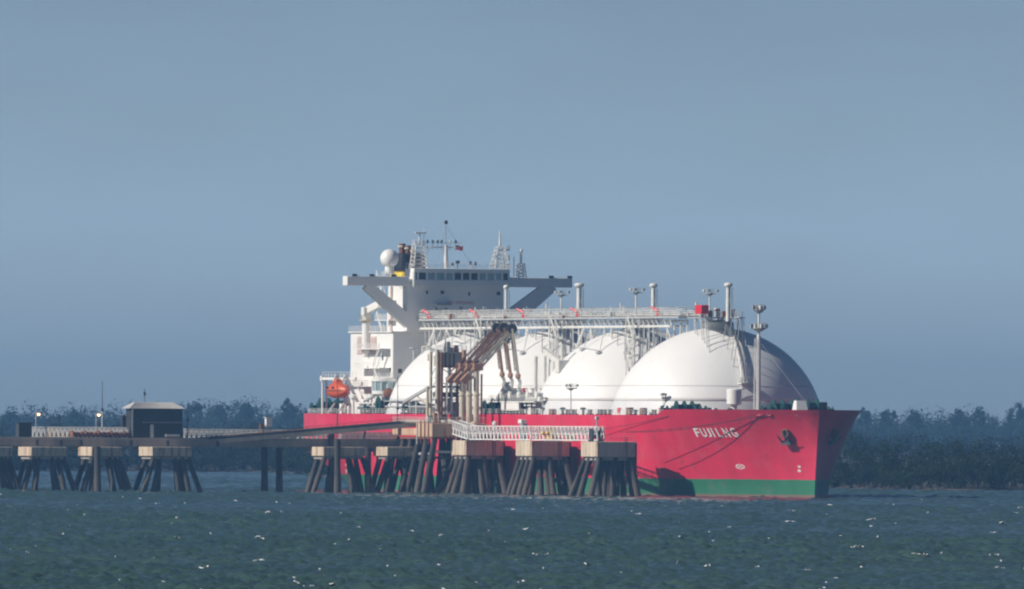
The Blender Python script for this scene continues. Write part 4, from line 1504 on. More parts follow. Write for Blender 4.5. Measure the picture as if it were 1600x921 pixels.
# funnel
FX0, FX1 = -238.0, -229.8
fz0 = z_low + 5
fzt, fzb = T(646, 396.5, -235).z, T(646, 425, -235).z
fya, fyb = T(626, 410, FX1).y, T(668, 410, FX1).y
MB().frustum((FX0, fya, fz0), (FX1, fyb, fz0), (FX0 + .3, fya + .1, fzb), (FX1 - .2, fyb - .1, fzb)).build('funnel', 'funnel_yellow', SHIP, bevel=.8)
MB().frustum((FX0 + .25, fya + .08, fzb), (FX1 - .15, fyb - .08, fzb), (FX0 + .7, fya + .2, fzt), (FX1 - .4, fyb - .2, fzt)).build('funnel_top', 'black_paint', SHIP, bevel=.8)
for i, (dx, py, r) in enumerate(((2.2, 381, .75), (4.6, 384, .6), (6.4, 388, .5))):
    z = T(646, py, -235).z
    yc = (fya + fyb) / 2 - 0.6 + i * .5
    o = MB().tube((FX0 + dx, yc, fzt - .5), (FX0 + dx, yc, z), r, n=10).build('exhaust_pipe', 'rust_brown', SHIP, smooth='auto')
    MB().tube((FX0 + dx, yc, z - .8), (FX0 + dx, yc, z - .4), r * 1.35, n=10).build('pipe_collar', 'cream_steel', o, smooth='auto')

# satellite dome on its pedestal over the starboard wing
rp = T(608.5, 404, HX - 3)
rz = rp.z
o = MB().ball((HX - 3, rp.y, rz), 1.95, 28).build('satellite_dome', 'white_paint', SHIP, smooth=True)
MB().lathe((HX - 3, rp.y, z_wing_t + .6), [(.95, 0), (.95, rz - z_wing_t - 2.2), (1.15, rz - z_wing_t - 2.1), (1.15, rz - z_wing_t - 1.7)], 16).build('dome_pedestal', 'white_paint', o, smooth='auto')
m_ = MB()
for a in range(6):
    c, s = math.cos(a * 1.047), math.sin(a * 1.047)
    m_.tube((HX - 3 + 1.2*c, rp.y + 1.2*s, z_wing_t - .1), (HX - 3 + .8*c, rp.y + .8*s, z_wing_t + 1.4), .09, n=5)
railing(m_, [(HX - 4.3, rp.y - 1.3, z_wing_t), (HX - 1.6, rp.y - 1.3, z_wing_t), (HX - 1.6, rp.y + 1.3, z_wing_t)], 1.0, .9, .04)
m_.build('pedestal_frame', 'pipe_white', o)

# masts above the wheelhouse
def lattice(px, py0, py1, w0, w1, name, x=HX - 5, mat_='pipe_white', n=6):
    a, b = T(px, py0, x), T(px, py1, x)
    root = None
    c4 = [(-1, -1), (1, -1), (1, 1), (-1, 1)]
    def P(k, f):
        w = w0 + (w1 - w0) * f
        return Vector((x + c4[k % 4][0] * w, a.y + c4[k % 4][1] * w, a.z + (b.z - a.z) * f))
    m = MB()
    for k in range(4): m.tube(P(k, 0), P(k, 1), .13, n=5)
    root = m.build(name, mat_, SHIP)
    m = MB()
    for i in range(n):
        f0, f1 = i / n, (i + 1) / n
        for k in range(4):
            m.tube(P(k, f0), P(k + 1, f1), .08, n=4)
            m.tube(P(k, f1), P(k + 1, f1), .07, n=4)
    m.build('lattice_bracing', mat_, root)
    return root, a, b
zr = z_wh_t
lm, a, b = lattice(654, 420, 383, 1.5, 1.0, 'radar_mast')
top = T(656, 365, HX - 5)
MB().tube((HX - 5, b.y, b.z), (HX - 5, top.y, top.z), .22, .15, n=8).build('radar_post', 'pipe_white', lm)
s0, s1 = T(648, 364, HX - 5), T(666, 364, HX - 5)
MB().beam((HX - 5, s0.y, s0.z), (HX - 5, s1.y, s0.z), .4, .38).build('radar_scanner', 'white_paint', lm, bevel=.1)
m_ = MB()
railing(m_, [(HX - 6, b.y - 1, b.z), (HX - 4, b.y - 1, b.z), (HX - 4, b.y + 1, b.z), (HX - 6, b.y + 1, b.z)], 1.0, .8, .05)
m_.tube((HX - 5, b.y + 1.2, b.z - 1), (HX - 5, b.y + 1.2, b.z + 3.5), .06, n=4)
m_.build('platform_railing', 'pipe_white', lm)
# main mast with yard
ma, mb_ = T(696.5, 420, HX - 4), T(696.5, 387, HX - 4)
mm_ = MB().tube((HX - 4, ma.y, ma.z), (HX - 4, ma.y, mb_.z + .6), .62, .42, n=10).build('main_mast', 'white_paint', SHIP, smooth='auto')
mt = T(697, 347, HX - 4)
MB().tube((HX - 4, ma.y, mb_.z), (HX - 4, ma.y, mt.z), .09, .05, n=5).build('top_mast', 'pipe_grey', mm_)
MB().box((HX - 4.3, ma.y - .3, mt.z - .5), (HX - 3.7, ma.y + .3, mt.z + .3)).build('mast_head_lamp', 'dark_steel', mm_, bevel=.1)
y0, y1 = T(664, 389, HX - 4).y, T(722, 389, HX - 4).y
MB().tube((HX - 4, y0, mb_.z), (HX - 4, y1, mb_.z), .14, n=6).build('yard', 'pipe_white', mm_)
MB().tube((HX - 4, y0, mb_.z + 1.0), (HX - 4, y1, mb_.z + 1.0), .05, n=4).build('yard_rail', 'pipe_white', mm_)
for px in (668, 676, 684, 690, 703, 712):
    y = T(px, 385, HX - 4).y
    MB().tube((HX - 4, y, mb_.z - .6), (HX - 4, y, mb_.z + 1.5), .06, n=4).build('yard_post', 'pipe_grey', mm_)
    MB().lathe((HX - 4, y, mb_.z + .9), [(.14, 0), (.24, .1), (.24, .55), (.1, .7)], 8).build('yard_lamp', 'pipe_white' if px % 2 else 'dark_steel', mm_)
m_ = MB()
for dy in (-6.5, 6.5):
    m_.tube((HX - 4, ma.y, mt.z - .8), (HX - 4, ma.y + dy, ma.z), .03, n=4)
for dx in (-6,):
    m_.tube((HX - 4, ma.y, mt.z - .8), (HX - 4 + dx, ma.y, ma.z), .03, n=4)
m_.build('stay', 'pipe_grey', mm_)
# signal flag at the yard's end
fp = T(713, 384, HX - 4)
m_ = MB()
nn = 8
for i in range(nn + 1):
    t = i / nn
    for j, dz in enumerate((0, -.95)):
        m_.v.append(Vector((HX - 4 - .3 * math.sin(t * 6 + j), fp.y + 1.5 * t, fp.z + dz + .12 * math.sin(t * 7) - .1 * t)))
for i in range(nn):
    m_.f.append((2*i, 2*i + 1, 2*i + 3, 2*i + 2))
fl = m_.build('flag', 'signal_red', mm_, smooth=True)
fl.modifiers.new('thickness', 'SOLIDIFY').thickness = .02
# starboard to port: second lattice with side brackets, then the slim antenna frame
l2, a, b = lattice(781, 420, 386, 1.7, .7, 'signal_mast', mat_='pipe_white', n=5)
tp = T(781.5, 361, HX - 5)
MB().tube((HX - 5, b.y, b.z), (HX - 5, b.y, tp.z), .28, .12, n=8).build('signal_pole', 'pipe_white', l2)
for py in (391, 406, 418):
    q0, q1 = T(783, py, HX - 5), T(796, py, HX - 5)
    MB().beam(q0, (HX - 5, q1.y, q0.z), .7, .18).build('lamp_bracket', 'pipe_grey', l2)
    MB().lathe((HX - 5, q1.y - .2, q0.z), [(.18, 0), (.3, .15), (.3, .8), (.12, 1.0)], 8).build('signal_lamp', 'white_paint', l2)
l3, a, b = lattice(814, 434, 412, .9, .6, 'antenna_frame', n=4)
tp = T(816, 392, HX - 5)
MB().tube((HX - 5, b.y, b.z), (HX - 5, b.y, tp.z), .26, .26, n=8).build('antenna_post', 'pipe_white', l3)
MB().ball((HX - 5, b.y, tp.z), .42, 12).build('antenna_ball', 'white_paint', l3, smooth=True)
q = T(803, 415, HX - 5)
MB().tube((HX - 5, q.y, z_wing_t), (HX - 5, q.y, T(803, 401, HX - 5).z), .1, n=5).build('whip_antenna', 'pipe_white', l3)
for px, py, d in ((715, 412, True), (707, 415, False), (743, 414, False), (735, 413, False)):
    q = T(px, py, HX - 2)
    o = MB().tube((HX - 2, q.y, zr), (HX - 2, q.y, q.z), .1, n=5).build('roof_stand', 'dark_steel' if d else 'pipe_white', SHIP)
    MB().box((HX - 2.3, q.y - (.4 if d else .2), q.z - .1), (HX - 1.7, q.y + (.4 if d else .2), q.z + .6)).build('searchlight', 'dark_steel', o, bevel=.08)

# provision crane on the starboard side of the lower house
cp = L(572, 520, -13.9)
cz = L(572, 492, -13.9).z
zb_ = L(572, 548, -13.9).z
o = MB().tube((cp.x, -13.9, zb_), (cp.x, -13.9, cz), .95, .85, n=14).build('provision_crane', 'white_paint', SHIP, smooth='auto')
MB().lathe((cp.x, -13.9, zb_ - 1.2), [(.3, 0), (.95, 1.2)], 14).build('crane_foot', 'white_paint', o, smooth='auto')
MB().box((cp.x - .9, -14.8, cz - .2), (cp.x + .9, -13.0, cz + 1.6)).build('crane_house', 'pipe_white', o, bevel=.2)
j0 = Vector((cp.x - .4, -14.2, cz + .6)); 
jm = T(600, 472, cp.x + 4); je = T(636, 466, cp.x + 8)
MB().beam(j0, jm, 1.1, 1.5).build('crane_jib', 'white_paint', o, bevel=.15)
MB().beam(jm, je, 1.0, 1.2).build('jib_end', 'white_paint', o, bevel=.15)
MB().tube(j0 + Vector((.4, .8, -1.2)), j0.lerp(jm, .35), .16, n=6).build('luffing_ram', 'pipe_grey', o)
MB().lathe((cp.x, -13.9, cz - 1.6), [(1.2, 0), (1.5, .3), (1.5, .5)], 14).build('crane_platform', 'cream_steel', o, smooth='auto')
rl = MB(); railing(rl, [(cp.x + 1.4*math.cos(a), -13.9 + 1.4*math.sin(a), cz - 1.1) for a in [k*math.pi/4 for k in range(9)]], 1.0, .9, .05)
rl.build('crane_railing', 'cream_steel', o)

# white pilot-house like mooring control cabin on the starboard quarter
cc = L(592, 610, -20)
o = MB().lathe((cc.x, -19, DECK), [(1.3, 0), (1.3, 3.4)], 16).build('control_cabin', 'white_paint', SHIP, smooth='auto')
zc0 = L(592, 616, -20).z
zc1 = L(592, 594, -20).z
MB().lathe((cc.x, -19, zc0), [(1.6, -.6), (2.5, 0), (2.5, .6), (2.35, .65)], 12).build('cabin_floor', 'white_paint', o, smooth='auto')
MB().lathe((cc.x, -19, zc0 + .6), [(2.3, 0), (2.45, zc1 - zc0 - .9)], 12).build('cabin_glazing', 'pale_glass', o)
for a in range(12):
    c, s = math.cos(a * math.pi / 6), math.sin(a * math.pi / 6)
    MB().tube((cc.x + 2.36*c, -19 + 2.36*s, zc0 + .6), (cc.x + 2.5*c, -19 + 2.5*s, zc1 - .2), .12, n=5).build('cabin_mullion', 'white_paint', o)
MB().lathe((cc.x, -19, zc1 - .3), [(2.7, 0), (2.7, .5), (2.0, .8), (.4, .9)], 12).build('cabin_roof', 'white_paint', o, smooth='auto')
rl = MB(); railing(rl, [(cc.x + 2.2*math.cos(a), -19 + 2.2*math.sin(a), zc1 + .4) for a in [k*math.pi/4 for k in range(9)]], 1.0, 1.4, .05)
rl.build('cabin_railing', 'white_paint', o)

# awning frame at the quarter
AL = -16.0
xa_, xb_ = L(504, 592, AL).x, L(556, 592, AL).x
za_ = L(504, 592, AL).z
MB().beam((xa_, AL, za_), (xb_, AL, za_), .5, .55).build('boat_gantry_beam', 'white_paint', SHIP)
MB().beam((xa_, AL + 5, za_), (xb_, AL + 5, za_), .5, .55).build('boat_gantry_beam', 'white_paint', SHIP)
MB().box((xa_ - .5, AL - .4, za_ - .5), (xa_ + .5, AL + .5, za_ + .6)).build('gantry_head', 'white_paint', SHIP)
for y in (AL, AL + .9, AL + 5):
    MB().tube((xa_, y, DECK), (xa_, y, za_), .24, n=8).build('gantry_post', 'white_paint', SHIP, smooth='auto')
rl = MB(); railing(rl, [(xa_, AL, za_ + .2), (xb_, AL, za_ + .2)], 1.2, 2.0, .05, 2)
rl.build('gantry_railing', 'pipe_white', SHIP)
for k in range(3):
    x = xb_ - 2 - 4 * k
    MB().tube((x, AL, za_), (x + 3, AL + 1.5, DECK + 3), .12, n=5).build('gantry_brace', 'pipe_white', SHIP)
# davits and busy white gear round the lifeboat and house foot
lb = L(529, 611, -19.5)
for d in (-3.0, 3.0):
    o = MB().beam((lb.x + d, -15.0, DECK), (lb.x + d, -19.0, lb.z + 3.4), .35, .6).build('davit', 'white_paint', SHIP)
    MB().beam((lb.x + d, -19.0, lb.z + 3.4), (lb.x + d, -19.6, lb.z + 2.0), .3, .35).build('fall_block', 'pipe_white', o)
    MB().beam((lb.x + d, -20.8, DECK), (lb.x + d, -19.2, lb.z - 2.6), .3, .4).build('cradle_leg', 'white_paint', SHIP)
for k in range(16):
    px = 535 + 5.6 * k
    lat = -17.5 - 3.5 * random.random()
    q = L(px, 640, lat)
    hgt = 1.5 + 2.6 * random.random()
    wd = .4 + .8 * random.random()
    c = random.random()
    if c < .45:
        MB().box((q.x - wd, lat - .5, DECK), (q.x + wd, lat + .5, DECK + hgt)).build('deck_locker', 'white_paint', SHIP, bevel=.1)
    elif c < .75:
        MB().lathe((q.x, lat, DECK), [(.35, 0), (.35, hgt), (.8, hgt + .1), (.8, hgt + .6), (.3, hgt + .9)], 12).build('mushroom_vent', 'white_paint', SHIP, smooth='auto')
    else:
        MB().beam((q.x - 1.2, lat, DECK), (q.x + .9, lat, DECK + hgt + 1.2), .22, .3).build('deck_frame', 'pipe_white', SHIP)
MB().box((L(600, 640, -20).x, -21.5, DECK + 2.6), (L(655, 640, -20).x, -19.2, DECK + 2.8)).build('side_platform', 'pipe_grey', SHIP)
for k in range(6):
    x = L(602 + 10 * k, 640, -21).x
    MB().tube((x, -21.3, DECK), (x, -21.3, DECK + 2.6), .14, n=5).build('platform_post', 'pipe_white', SHIP)
q = L(607, 615, -20)
MB().ball((q.x, -20, q.z), 1.15, 14).build('hose_reel', 'rust_brown', SHIP, smooth=True)

# ---- lifeboat, hanging from the davits
lbt = thing('lifeboat', 'enclosed orange lifeboat hanging at the stern of the red ship', 'lifeboat', (lb.x, -19.6, lb.z))
m_ = MB()
secs = [(-5.2, .15, .25, .5), (-4.6, 1.0, .9, .9), (-3.2, 1.55, 1.35, 1.35), (-1, 1.75, 1.6, 1.75), (1.2, 1.75, 1.6, 1.75), (3.2, 1.5, 1.4, 1.4), (4.6, .85, .9, .9), (5.3, .12, .2, .5)]
n = 16
for x, w, dn, up in secs:
    for i in range(n):
        a = 2 * math.pi * i / n
        c, s = math.cos(a), math.sin(a)
        m_.v.append(Vector((lb.x + x, -19.6 + w * (abs(c) ** .8) * (1 if c > 0 else -1), lb.z + (up if s > 0 else dn) * (abs(s) ** .85) * (1 if s > 0 else -1))))
for k in range(len(secs) - 1):
    for i in range(n):
        j = (i + 1) % n
        m_.f.append((k*n + i, k*n + j, k*n + n + j, k*n + n + i))
m_.f.append(tuple(range(n))); m_.f.append(tuple(range((len(secs)-1)*n, len(secs)*n)))
m_.build('boat_hull', 'lifeboat_orange', lbt, smooth='auto')
m_ = MB(); m_.frustum((lb.x - 1.6, -20.5, lb.z + 1.4), (lb.x + .9, -18.7, lb.z + 1.4), (lb.x - 1.2, -20.2, lb.z + 2.5), (lb.x + .4, -19.0, lb.z + 2.5))
m_.build('steering_cupola', 'lifeboat_orange', lbt, bevel=.2)
m_ = MB()
for x, w in ((-4.6, 1.0), (-3.2, 1.57), (-1, 1.78), (1.2, 1.78), (3.2, 1.52), (4.6, .87)):
    m_.v.append(Vector((lb.x + x, -19.6 - w - .03, lb.z - .08))); m_.v.append(Vector((lb.x + x, -19.6 - w - .03, lb.z + .10)))
for k in range(5): m_.f.append((2*k, 2*k + 2, 2*k + 3, 2*k + 1))
g_ = m_.build('rubbing_strake', 'dark_steel', lbt); g_.modifiers.new('thickness', 'SOLIDIFY').thickness = .12
for x in (-2.2, 1.4):
    MB().box((lb.x + x - .5, -21.42, lb.z + .45), (lb.x + x + .5, -21.15, lb.z + .85)).build('window', 'dark_glass', lbt)
for d in (-3.0, 3.0):
    MB().tube((lb.x + d, -19.6, lb.z + 1.2), (lb.x + d, -19.6, lb.z + 2.3), .09, n=5).build('lifting_hook', 'pipe_grey', lbt)
# ================================================================== THE JETTY
WATER_IN = -3.0
def pile(root, top, foot, r=0.62, material='pile_steel', name='pile'):
    """a driven pile, leaning outwards, with uneven growth near the water"""
    top, foot = Vector(top), Vector(foot)
    m = MB()
    n, k = 9, 7
    d = foot - top
    for i in range(k + 1):
        f = i / k
        c = top + d * f
        z = c.z
        g = 1.0 + (0.10 * random.random() if z < 5.0 else 0.03 * random.random())
        if z < 3.2: g += 0.06
        for j in range(n):
            a = 2 * math.pi * j / n
            rr = r * g * (1 + 0.05 * random.uniform(-1, 1))
            m.v.append(c + Vector((rr * math.cos(a), rr * math.sin(a), 0)))
    for i in range(k):
        for j in range(n):
            q = (j + 1) % n
            m.f.append((i*n + j, i*n + n + j, i*n + n + q, i*n + q))
    return m.build(name, material, root, smooth=True)

def truss_walkway(name, label, a, b, h=2.7, w=1.5, panels=10, group='white catwalks', material='catwalk_white', r=0.11):
    """box truss catwalk between two points of its floor line"""
    a, b = Vector(a), Vector(b)
    t = thing(name, label, 'walkway', tuple(a), group)
    d = (b - a); ln = d.length; d.normalize()
    s = Vector((0, 0, 1)).cross(d).normalized()
    up = Vector((0, 0, 1))
    for sg in (-1, 1):
        o = s * sg * w / 2
        MB().beam(a + o + up * h, b + o + up * h, .18, .19).build('top_chord', material, t)
        MB().beam(a + o, b + o, .2, .26).build('bottom_chord', material, t)
        MB().beam(a + o + up * h * .45, b + o + up * h * .45, .09, .09).build('handrail', material, t)
        for i in range(panels):
            p0, p1 = a + d * ln * i / panels + o, a + d * ln * (i + 1) / panels + o
            mid = (p0 + p1) / 2
            MB().tube(p0, p0 + up * h, r * .75, n=5).build('truss_post', material, t)
            MB().tube(p0, mid + up * h, r, n=5).build('truss_brace', material, t)
            MB().tube(mid + up * h, p1, r, n=5).build('truss_brace', material, t)
        MB().tube(b + o, b + o + up * h, r, n=5).build('truss_post', material, t)
    MB().add([a - s*w/2 + up*.05, b - s*w/2 + up*.05, b + s*w/2 + up*.05, a + s*w/2 + up*.05, a - s*w/2 + up*.13, b - s*w/2 + up*.13, b + s*w/2 + up*.13, a + s*w/2 + up*.13],
             [(0,3,2,1),(4,5,6,7),(0,1,5,4),(1,2,6,5),(2,3,7,6),(3,0,4,7)]).build('grating', 'grey_paint', t)
    for i in range(panels + 1):
        p = a + d * ln * i / panels
        MB().tube(p - s*w/2 + up*h, p + s*w/2 + up*h, r * .7, n=4).build('cross_tie', material, t)
    return t

# ---- three breasting dolphins ahead of the loading platform
D_IN, D_OUT = -26.9, -35.1
Z_CAP = 11.2
def dolphin(px_right, label, cap_mat='cap_concrete', front='concrete_grey'):
    p = L(px_right, 700, D_IN)
    xf = p.x
    xb = xf - 9.6
    root = thing('breasting_dolphin', label, 'dolphin', ((xf + xb) / 2, (D_IN + D_OUT) / 2, 0.0), 'breasting dolphins in front of the hull')
    MB().box((xb, D_OUT, 8.1), (xf, D_IN, Z_CAP)).build('concrete_cap', cap_mat, root, bevel=.12)
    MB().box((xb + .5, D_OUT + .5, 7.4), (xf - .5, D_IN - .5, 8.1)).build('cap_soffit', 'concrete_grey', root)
    for i, fx_ in enumerate((.08, .36, .64, .92)):
        for j, fy in enumerate((.1, .5, .9)):
            tx, ty = xb + (xf - xb) * fx_, D_OUT + (D_IN - D_OUT) * fy
            ox = (fx_ - .5) * 5.2 + random.uniform(-1.3, 1.3)
            oy = (fy - .5) * (5.8 if fy < .5 else 2.6) + random.uniform(-.6, .6)
            if random.random() < .12: ox, oy = -ox * .6, -oy * .5
            k = (8.0 - WATER_IN) / 8.0
            pile(root, (tx, ty, 8.0), (tx + ox * k, ty + oy * k, WATER_IN), .55 + .1 * random.random())
    # fender panel towards the ship
    MB().box((xb + 1.5, D_IN + .05, 9.6), (xf - 1.5, D_IN + .9, 11.0)).build('fender_unit', 'fender_black', root, bevel=.2)
    MB().box((xb + 2.5, D_IN + .95, 4.5), (xf - 2.5, D_IN + 1.25, 10.9)).build('fender_panel', 'fender_black', root, bevel=.1)
    for x in (xb + 2, xf - 2):
        MB().tube((x, D_IN - .6, 3.2), (x, D_IN + .6, 3.2), .45, n=10).build('fender_cell', 'fender_black', root, smooth='auto')
        MB().tube((x, D_IN - .7, 8.2), (x, D_IN - .7, 2.6), .3, n=8).build('fender_post', 'pile_steel', root)
    for k in range(3):
        MB().tube((xf - 1 - 3*k, D_OUT + .3, Z_CAP), (xf - 1 - 3*k, D_OUT + .3, Z_CAP + 1.1), .06, n=5).build('edge_post', 'galvanised', root)
    rl = MB(); railing(rl, [(xf - .2, D_OUT + .3, Z_CAP), (xf - .2, D_IN - .4, Z_CAP)], 1.1, 1.6, .04, 2)
    rl.build('cap_railing', 'pipe_grey', root)
    # access ladder on the forward face
    lad = MB()
    for d in (-.25, .25):
        lad.tube((xf + .12, (D_IN + D_OUT) / 2 + 2.0 + d, 1.0), (xf + .12, (D_IN + D_OUT) / 2 + 2.0 + d, Z_CAP + 1), .05, n=4)
    z = 1.2
    while z < Z_CAP + .8:
        lad.tube((xf + .12, (D_IN + D_OUT) / 2 + 1.75, z), (xf + .12, (D_IN + D_OUT) / 2 + 2.25, z), .035, n=4); z += .5
    lad.build('ladder', 'dark_steel', root)
    return root, xb, xf
d1, b1, f1 = dolphin(787, 'pile dolphin nearest the loading arms, pale end block under white catwalk')
d2, b2, f2 = dolphin(890, 'middle pile dolphin under the catwalk, below the yellow mooring hooks')
d3, b3, f3 = dolphin(993, 'outermost pile dolphin at the catwalk end, nearest the bow')

CW = D_OUT + 1.1
zc = Z_CAP + .25
truss_walkway('catwalk', 'white lattice catwalk span between first and middle dolphins', (L(739, 690, CW).x, CW, zc), (b2 + 8.2, CW, zc), panels=17, r=.085)
truss_walkway('catwalk', 'white lattice catwalk span ending at the outermost dolphin with dark winch', (b2 + 9.2, CW, zc), (b3 + 8.8, CW, zc), panels=17, r=.085)

def mooring_hooks(px, py, lat, label, z, s=1.0):
    p = L(px, py, lat)
    t = thing('mooring_hook_unit', label, 'mooring hook', (p.x, lat, z), 'yellow mooring hook units')
    MB().box((p.x - 2.6*s, lat - .9*s, z), (p.x + 2.6*s, lat + .9*s, z + .35*s)).build('base_plate', 'yellow_paint', t, bevel=.06)
    MB().frustum((p.x - 1.9*s, lat - .6*s, z + .35*s), (p.x + 1.9*s, lat + .6*s, z + .35*s), (p.x - 1.3*s, lat - .4*s, z + 1.7*s), (p.x + 1.5*s, lat + .4*s, z + 1.7*s)).build('housing', 'yellow_paint', t, bevel=.15)
    for d in (-1.2, 1.2):
        MB().beam((p.x + d*s, lat - .5*s, z + 1.0*s), (p.x + (d + .9)*s, lat - 1.7*s, z + 1.5*s), .4*s, .5*s).build('hook', 'yellow_paint', t, bevel=.08)
        MB().lathe((p.x + d*s, lat, z + 1.7*s), [(.35*s, 0), (.25*s, .3*s), (.4*s, .7*s), (.4*s, .9*s)], 10).build('capstan_head', 'yellow_paint', t)
    return t
for nm, dd, xx_ in (('a', d2, f2 - 1.0), ('b', d3, b3 + 1.0)):
    pass
mooring_hooks(862, 684, -33.5, 'yellow mooring hooks behind the catwalk above the middle dolphin', Z_CAP, 1.15)
mooring_hooks(893, 684, -31.0, 'yellow mooring hooks right of the larger yellow hooks, behind catwalk railing', Z_CAP, .85)

def deck_winch(px, py, lat, label, z):
    p = L(px, py, lat)
    t = thing('capstan_winch', label, 'winch', (p.x, lat, z))
    MB().box((p.x - 1.2, lat - 1.2, z), (p.x + 1.2, lat + 1.2, z + .4)).build('bed_plate', 'dark_steel', t)
    MB().tube((p.x, lat - 1.0, z + 1.4), (p.x, lat + 1.0, z + 1.4), .8, n=14).build('drum', 'dark_steel', t, smooth='auto')
    for d in (-1.0, 1.0):
        MB().tube((p.x, lat + d - .1, z + 1.4), (p.x, lat + d + .1, z + 1.4), 1.25, n=18).build('flange', 'dark_steel', t, smooth='auto')
    MB().tube((p.x + .6, lat, z + .4), (p.x + .6, lat, z + 4.6), .16, n=6).build('lamp_pole', 'pipe_grey', t)
    MB().box((p.x + .25, lat - .35, z + 4.4), (p.x + .95, lat + .35, z + 5.0)).build('lamp_head', 'white_paint', t, bevel=.08)
    return t
deck_winch(931, 683, -34.0, 'dark mooring winch with lamp pole at the right end of the catwalk', Z_CAP)
p = L(818, 668, -33)
t = thing('control_cabinet', 'white and grey control cabinet rising above the catwalk handrail', 'cabinet', (p.x, -33, Z_CAP))
MB().box((p.x - .9, -33.6, Z_CAP), (p.x + .9, -32.4, L(818, 662, -33).z)).build('cabinet_body', 'grey_paint', t, bevel=.08)
zt_ = L(818, 662, -33).z
MB().box((p.x - 1.2, -33.8, zt_), (p.x + .8, -32.6, zt_ + .8)).build('cabinet_hood', 'white_paint', t, bevel=.08)
# small gear on the first dolphin, under the arms
for px, lat, hgt, lab in ((757, -31.5, 2.6, 'brown pump stand left of the valve post by the hull'), (773, -31.5, 3.0, 'pale valve post standing before the red hull, right of the pump')):
    p = L(px, 672, lat)
    t = thing('valve_post' if px > 760 else 'pump_stand', lab, 'valve' if px > 760 else 'pump', (p.x, lat, Z_CAP))
    if px < 760:
        MB().box((p.x - 1.6, lat - .7, Z_CAP), (p.x + 1.6, lat + .7, Z_CAP + hgt * .6)).build('pump_bed', 'rust_brown', t, bevel=.1)
        MB().tube((p.x - 1.1, lat, Z_CAP + hgt * .8), (p.x + 1.1, lat, Z_CAP + hgt * .8), .55, n=10).build('motor', 'rust_brown', t, smooth='auto')
    else:
        MB().tube((p.x, lat, Z_CAP), (p.x, lat, Z_CAP + hgt), .28, n=8).build('post', 'galvanised', t)
        MB().lathe((p.x, lat, Z_CAP + hgt), [(.3, 0), (.55, .2), (.55, .7), (.2, 1.0)], 10).build('valve_head', 'pipe_white', t, smooth='auto')
        MB().box((p.x - 1.8, lat - .5, Z_CAP), (p.x - .4, lat + .5, Z_CAP + 1.6)).build('drain_box', 'lifeboat_orange', t, bevel=.08)

# ---- loading platform
P_IN, P_OUT = -27.6, -39.6
xf = L(761, 670, P_IN).x
zt, zb = L(674, 661.5, P_OUT).z, L(674, 683, P_OUT).z
x_mid = L(650, 670, P_OUT).x
x_aft = xf - 26
PLAT = thing('loading_platform', 'concrete loading platform on raked piles carrying the brown loading arms', 'jetty', ((xf + x_aft) / 2, (P_IN + P_OUT) / 2, 0))
MB().box((x_mid, P_OUT, zb), (xf, P_IN, zt)).build('deck_block', 'concrete_rusty', PLAT, bevel=.12)
MB().box((x_aft, P_OUT + .4, zb + .3), (x_mid - .02, P_IN - .3, zt - 1.1)).build('rear_deck', 'concrete_rusty', PLAT, bevel=.12)
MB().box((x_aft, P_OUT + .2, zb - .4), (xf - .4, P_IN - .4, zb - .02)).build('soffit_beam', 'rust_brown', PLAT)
for i in range(6):
    for j in range(3):
        fx_, fy = i / 5, j / 2
        tx = x_aft + 1 + (xf - x_aft - 2) * fx_
        ty = P_OUT + 1 + (P_IN - P_OUT - 2) * fy
        s = (-1) ** (i + j)
        ox, oy = s * random.uniform(.6, 3.0), (fy - .5) * 6 + random.uniform(-1.5, 1.5)
        if fy > .9: oy = random.uniform(-2.0, 0)
        pile(PLAT, (tx, ty, zb - .3), (tx + ox, ty + oy, WATER_IN), .6 + .1 * random.random())
for z_, m_n in ((8.4, 'pipe_grey'), (7.2, 'pile_steel')):
    MB().beam((x_aft + 2, P_OUT + 1, z_), (xf - 1, P_OUT + 1, z_), .35, .5).build('lower_brace', m_n, PLAT)
    MB().beam((xf - 1, P_OUT + 1, z_ + .4), (xf - 1, P_IN - 1, z_ + .4), .35, .5).build('lower_brace', m_n, PLAT)
# crowded railings, pipes and cabinets along the outer edge
rl = MB(); railing(rl, [(x_aft, P_OUT + .5, zt), (xf - .2, P_OUT + .3, zt), (xf - .2, P_IN - .3, zt)], 1.2, 1.2, .05)
rl.build('platform_railing', 'galvanised', PLAT)
for k in range(16):
    x = x_mid - 6 + random.random() * (xf - x_mid + 4)
    y = P_OUT + .8 + random.random() * 8
    h = .8 + 2.0 * random.random()
    c = random.choice(('rust_brown', 'arm_brown', 'dark_steel', 'signal_red', 'grey_paint', 'cream_steel'))
    if k % 3:
        MB().box((x - .5, y - .4, zt - (1.1 if x < x_mid else 0)), (x + .5, y + .4, zt + h)).build('equipment_box', c, PLAT, bevel=.06)
    else:
        MB().path([(x, y, zt), (x, y, zt + h), (x + 1.4, y, zt + h), (x + 1.4, y, zt)], .16, 6).build('pipe_loop', c, PLAT)
for k in range(5):
    y = P_OUT + 1.5 + 1.3 * k
    MB().tube((x_aft, y, zt + .35), (xf - 3, y, zt + .35), .28, n=8).build('product_pipe', ('cream_steel', 'arm_brown', 'galvanised', 'arm_brown', 'pipe_grey')[k], PLAT, smooth='auto')
for k in range(4):
    MB().tube((x_mid + 1.0 + 2.4 * k, P_OUT - .15, zb - 1.5), (x_mid + 1.0 + 2.4 * k, P_OUT - .15, zt + .6), .12, n=5).build('drop_pipe', random.choice(('rust_brown', 'galvanised')), PLAT)

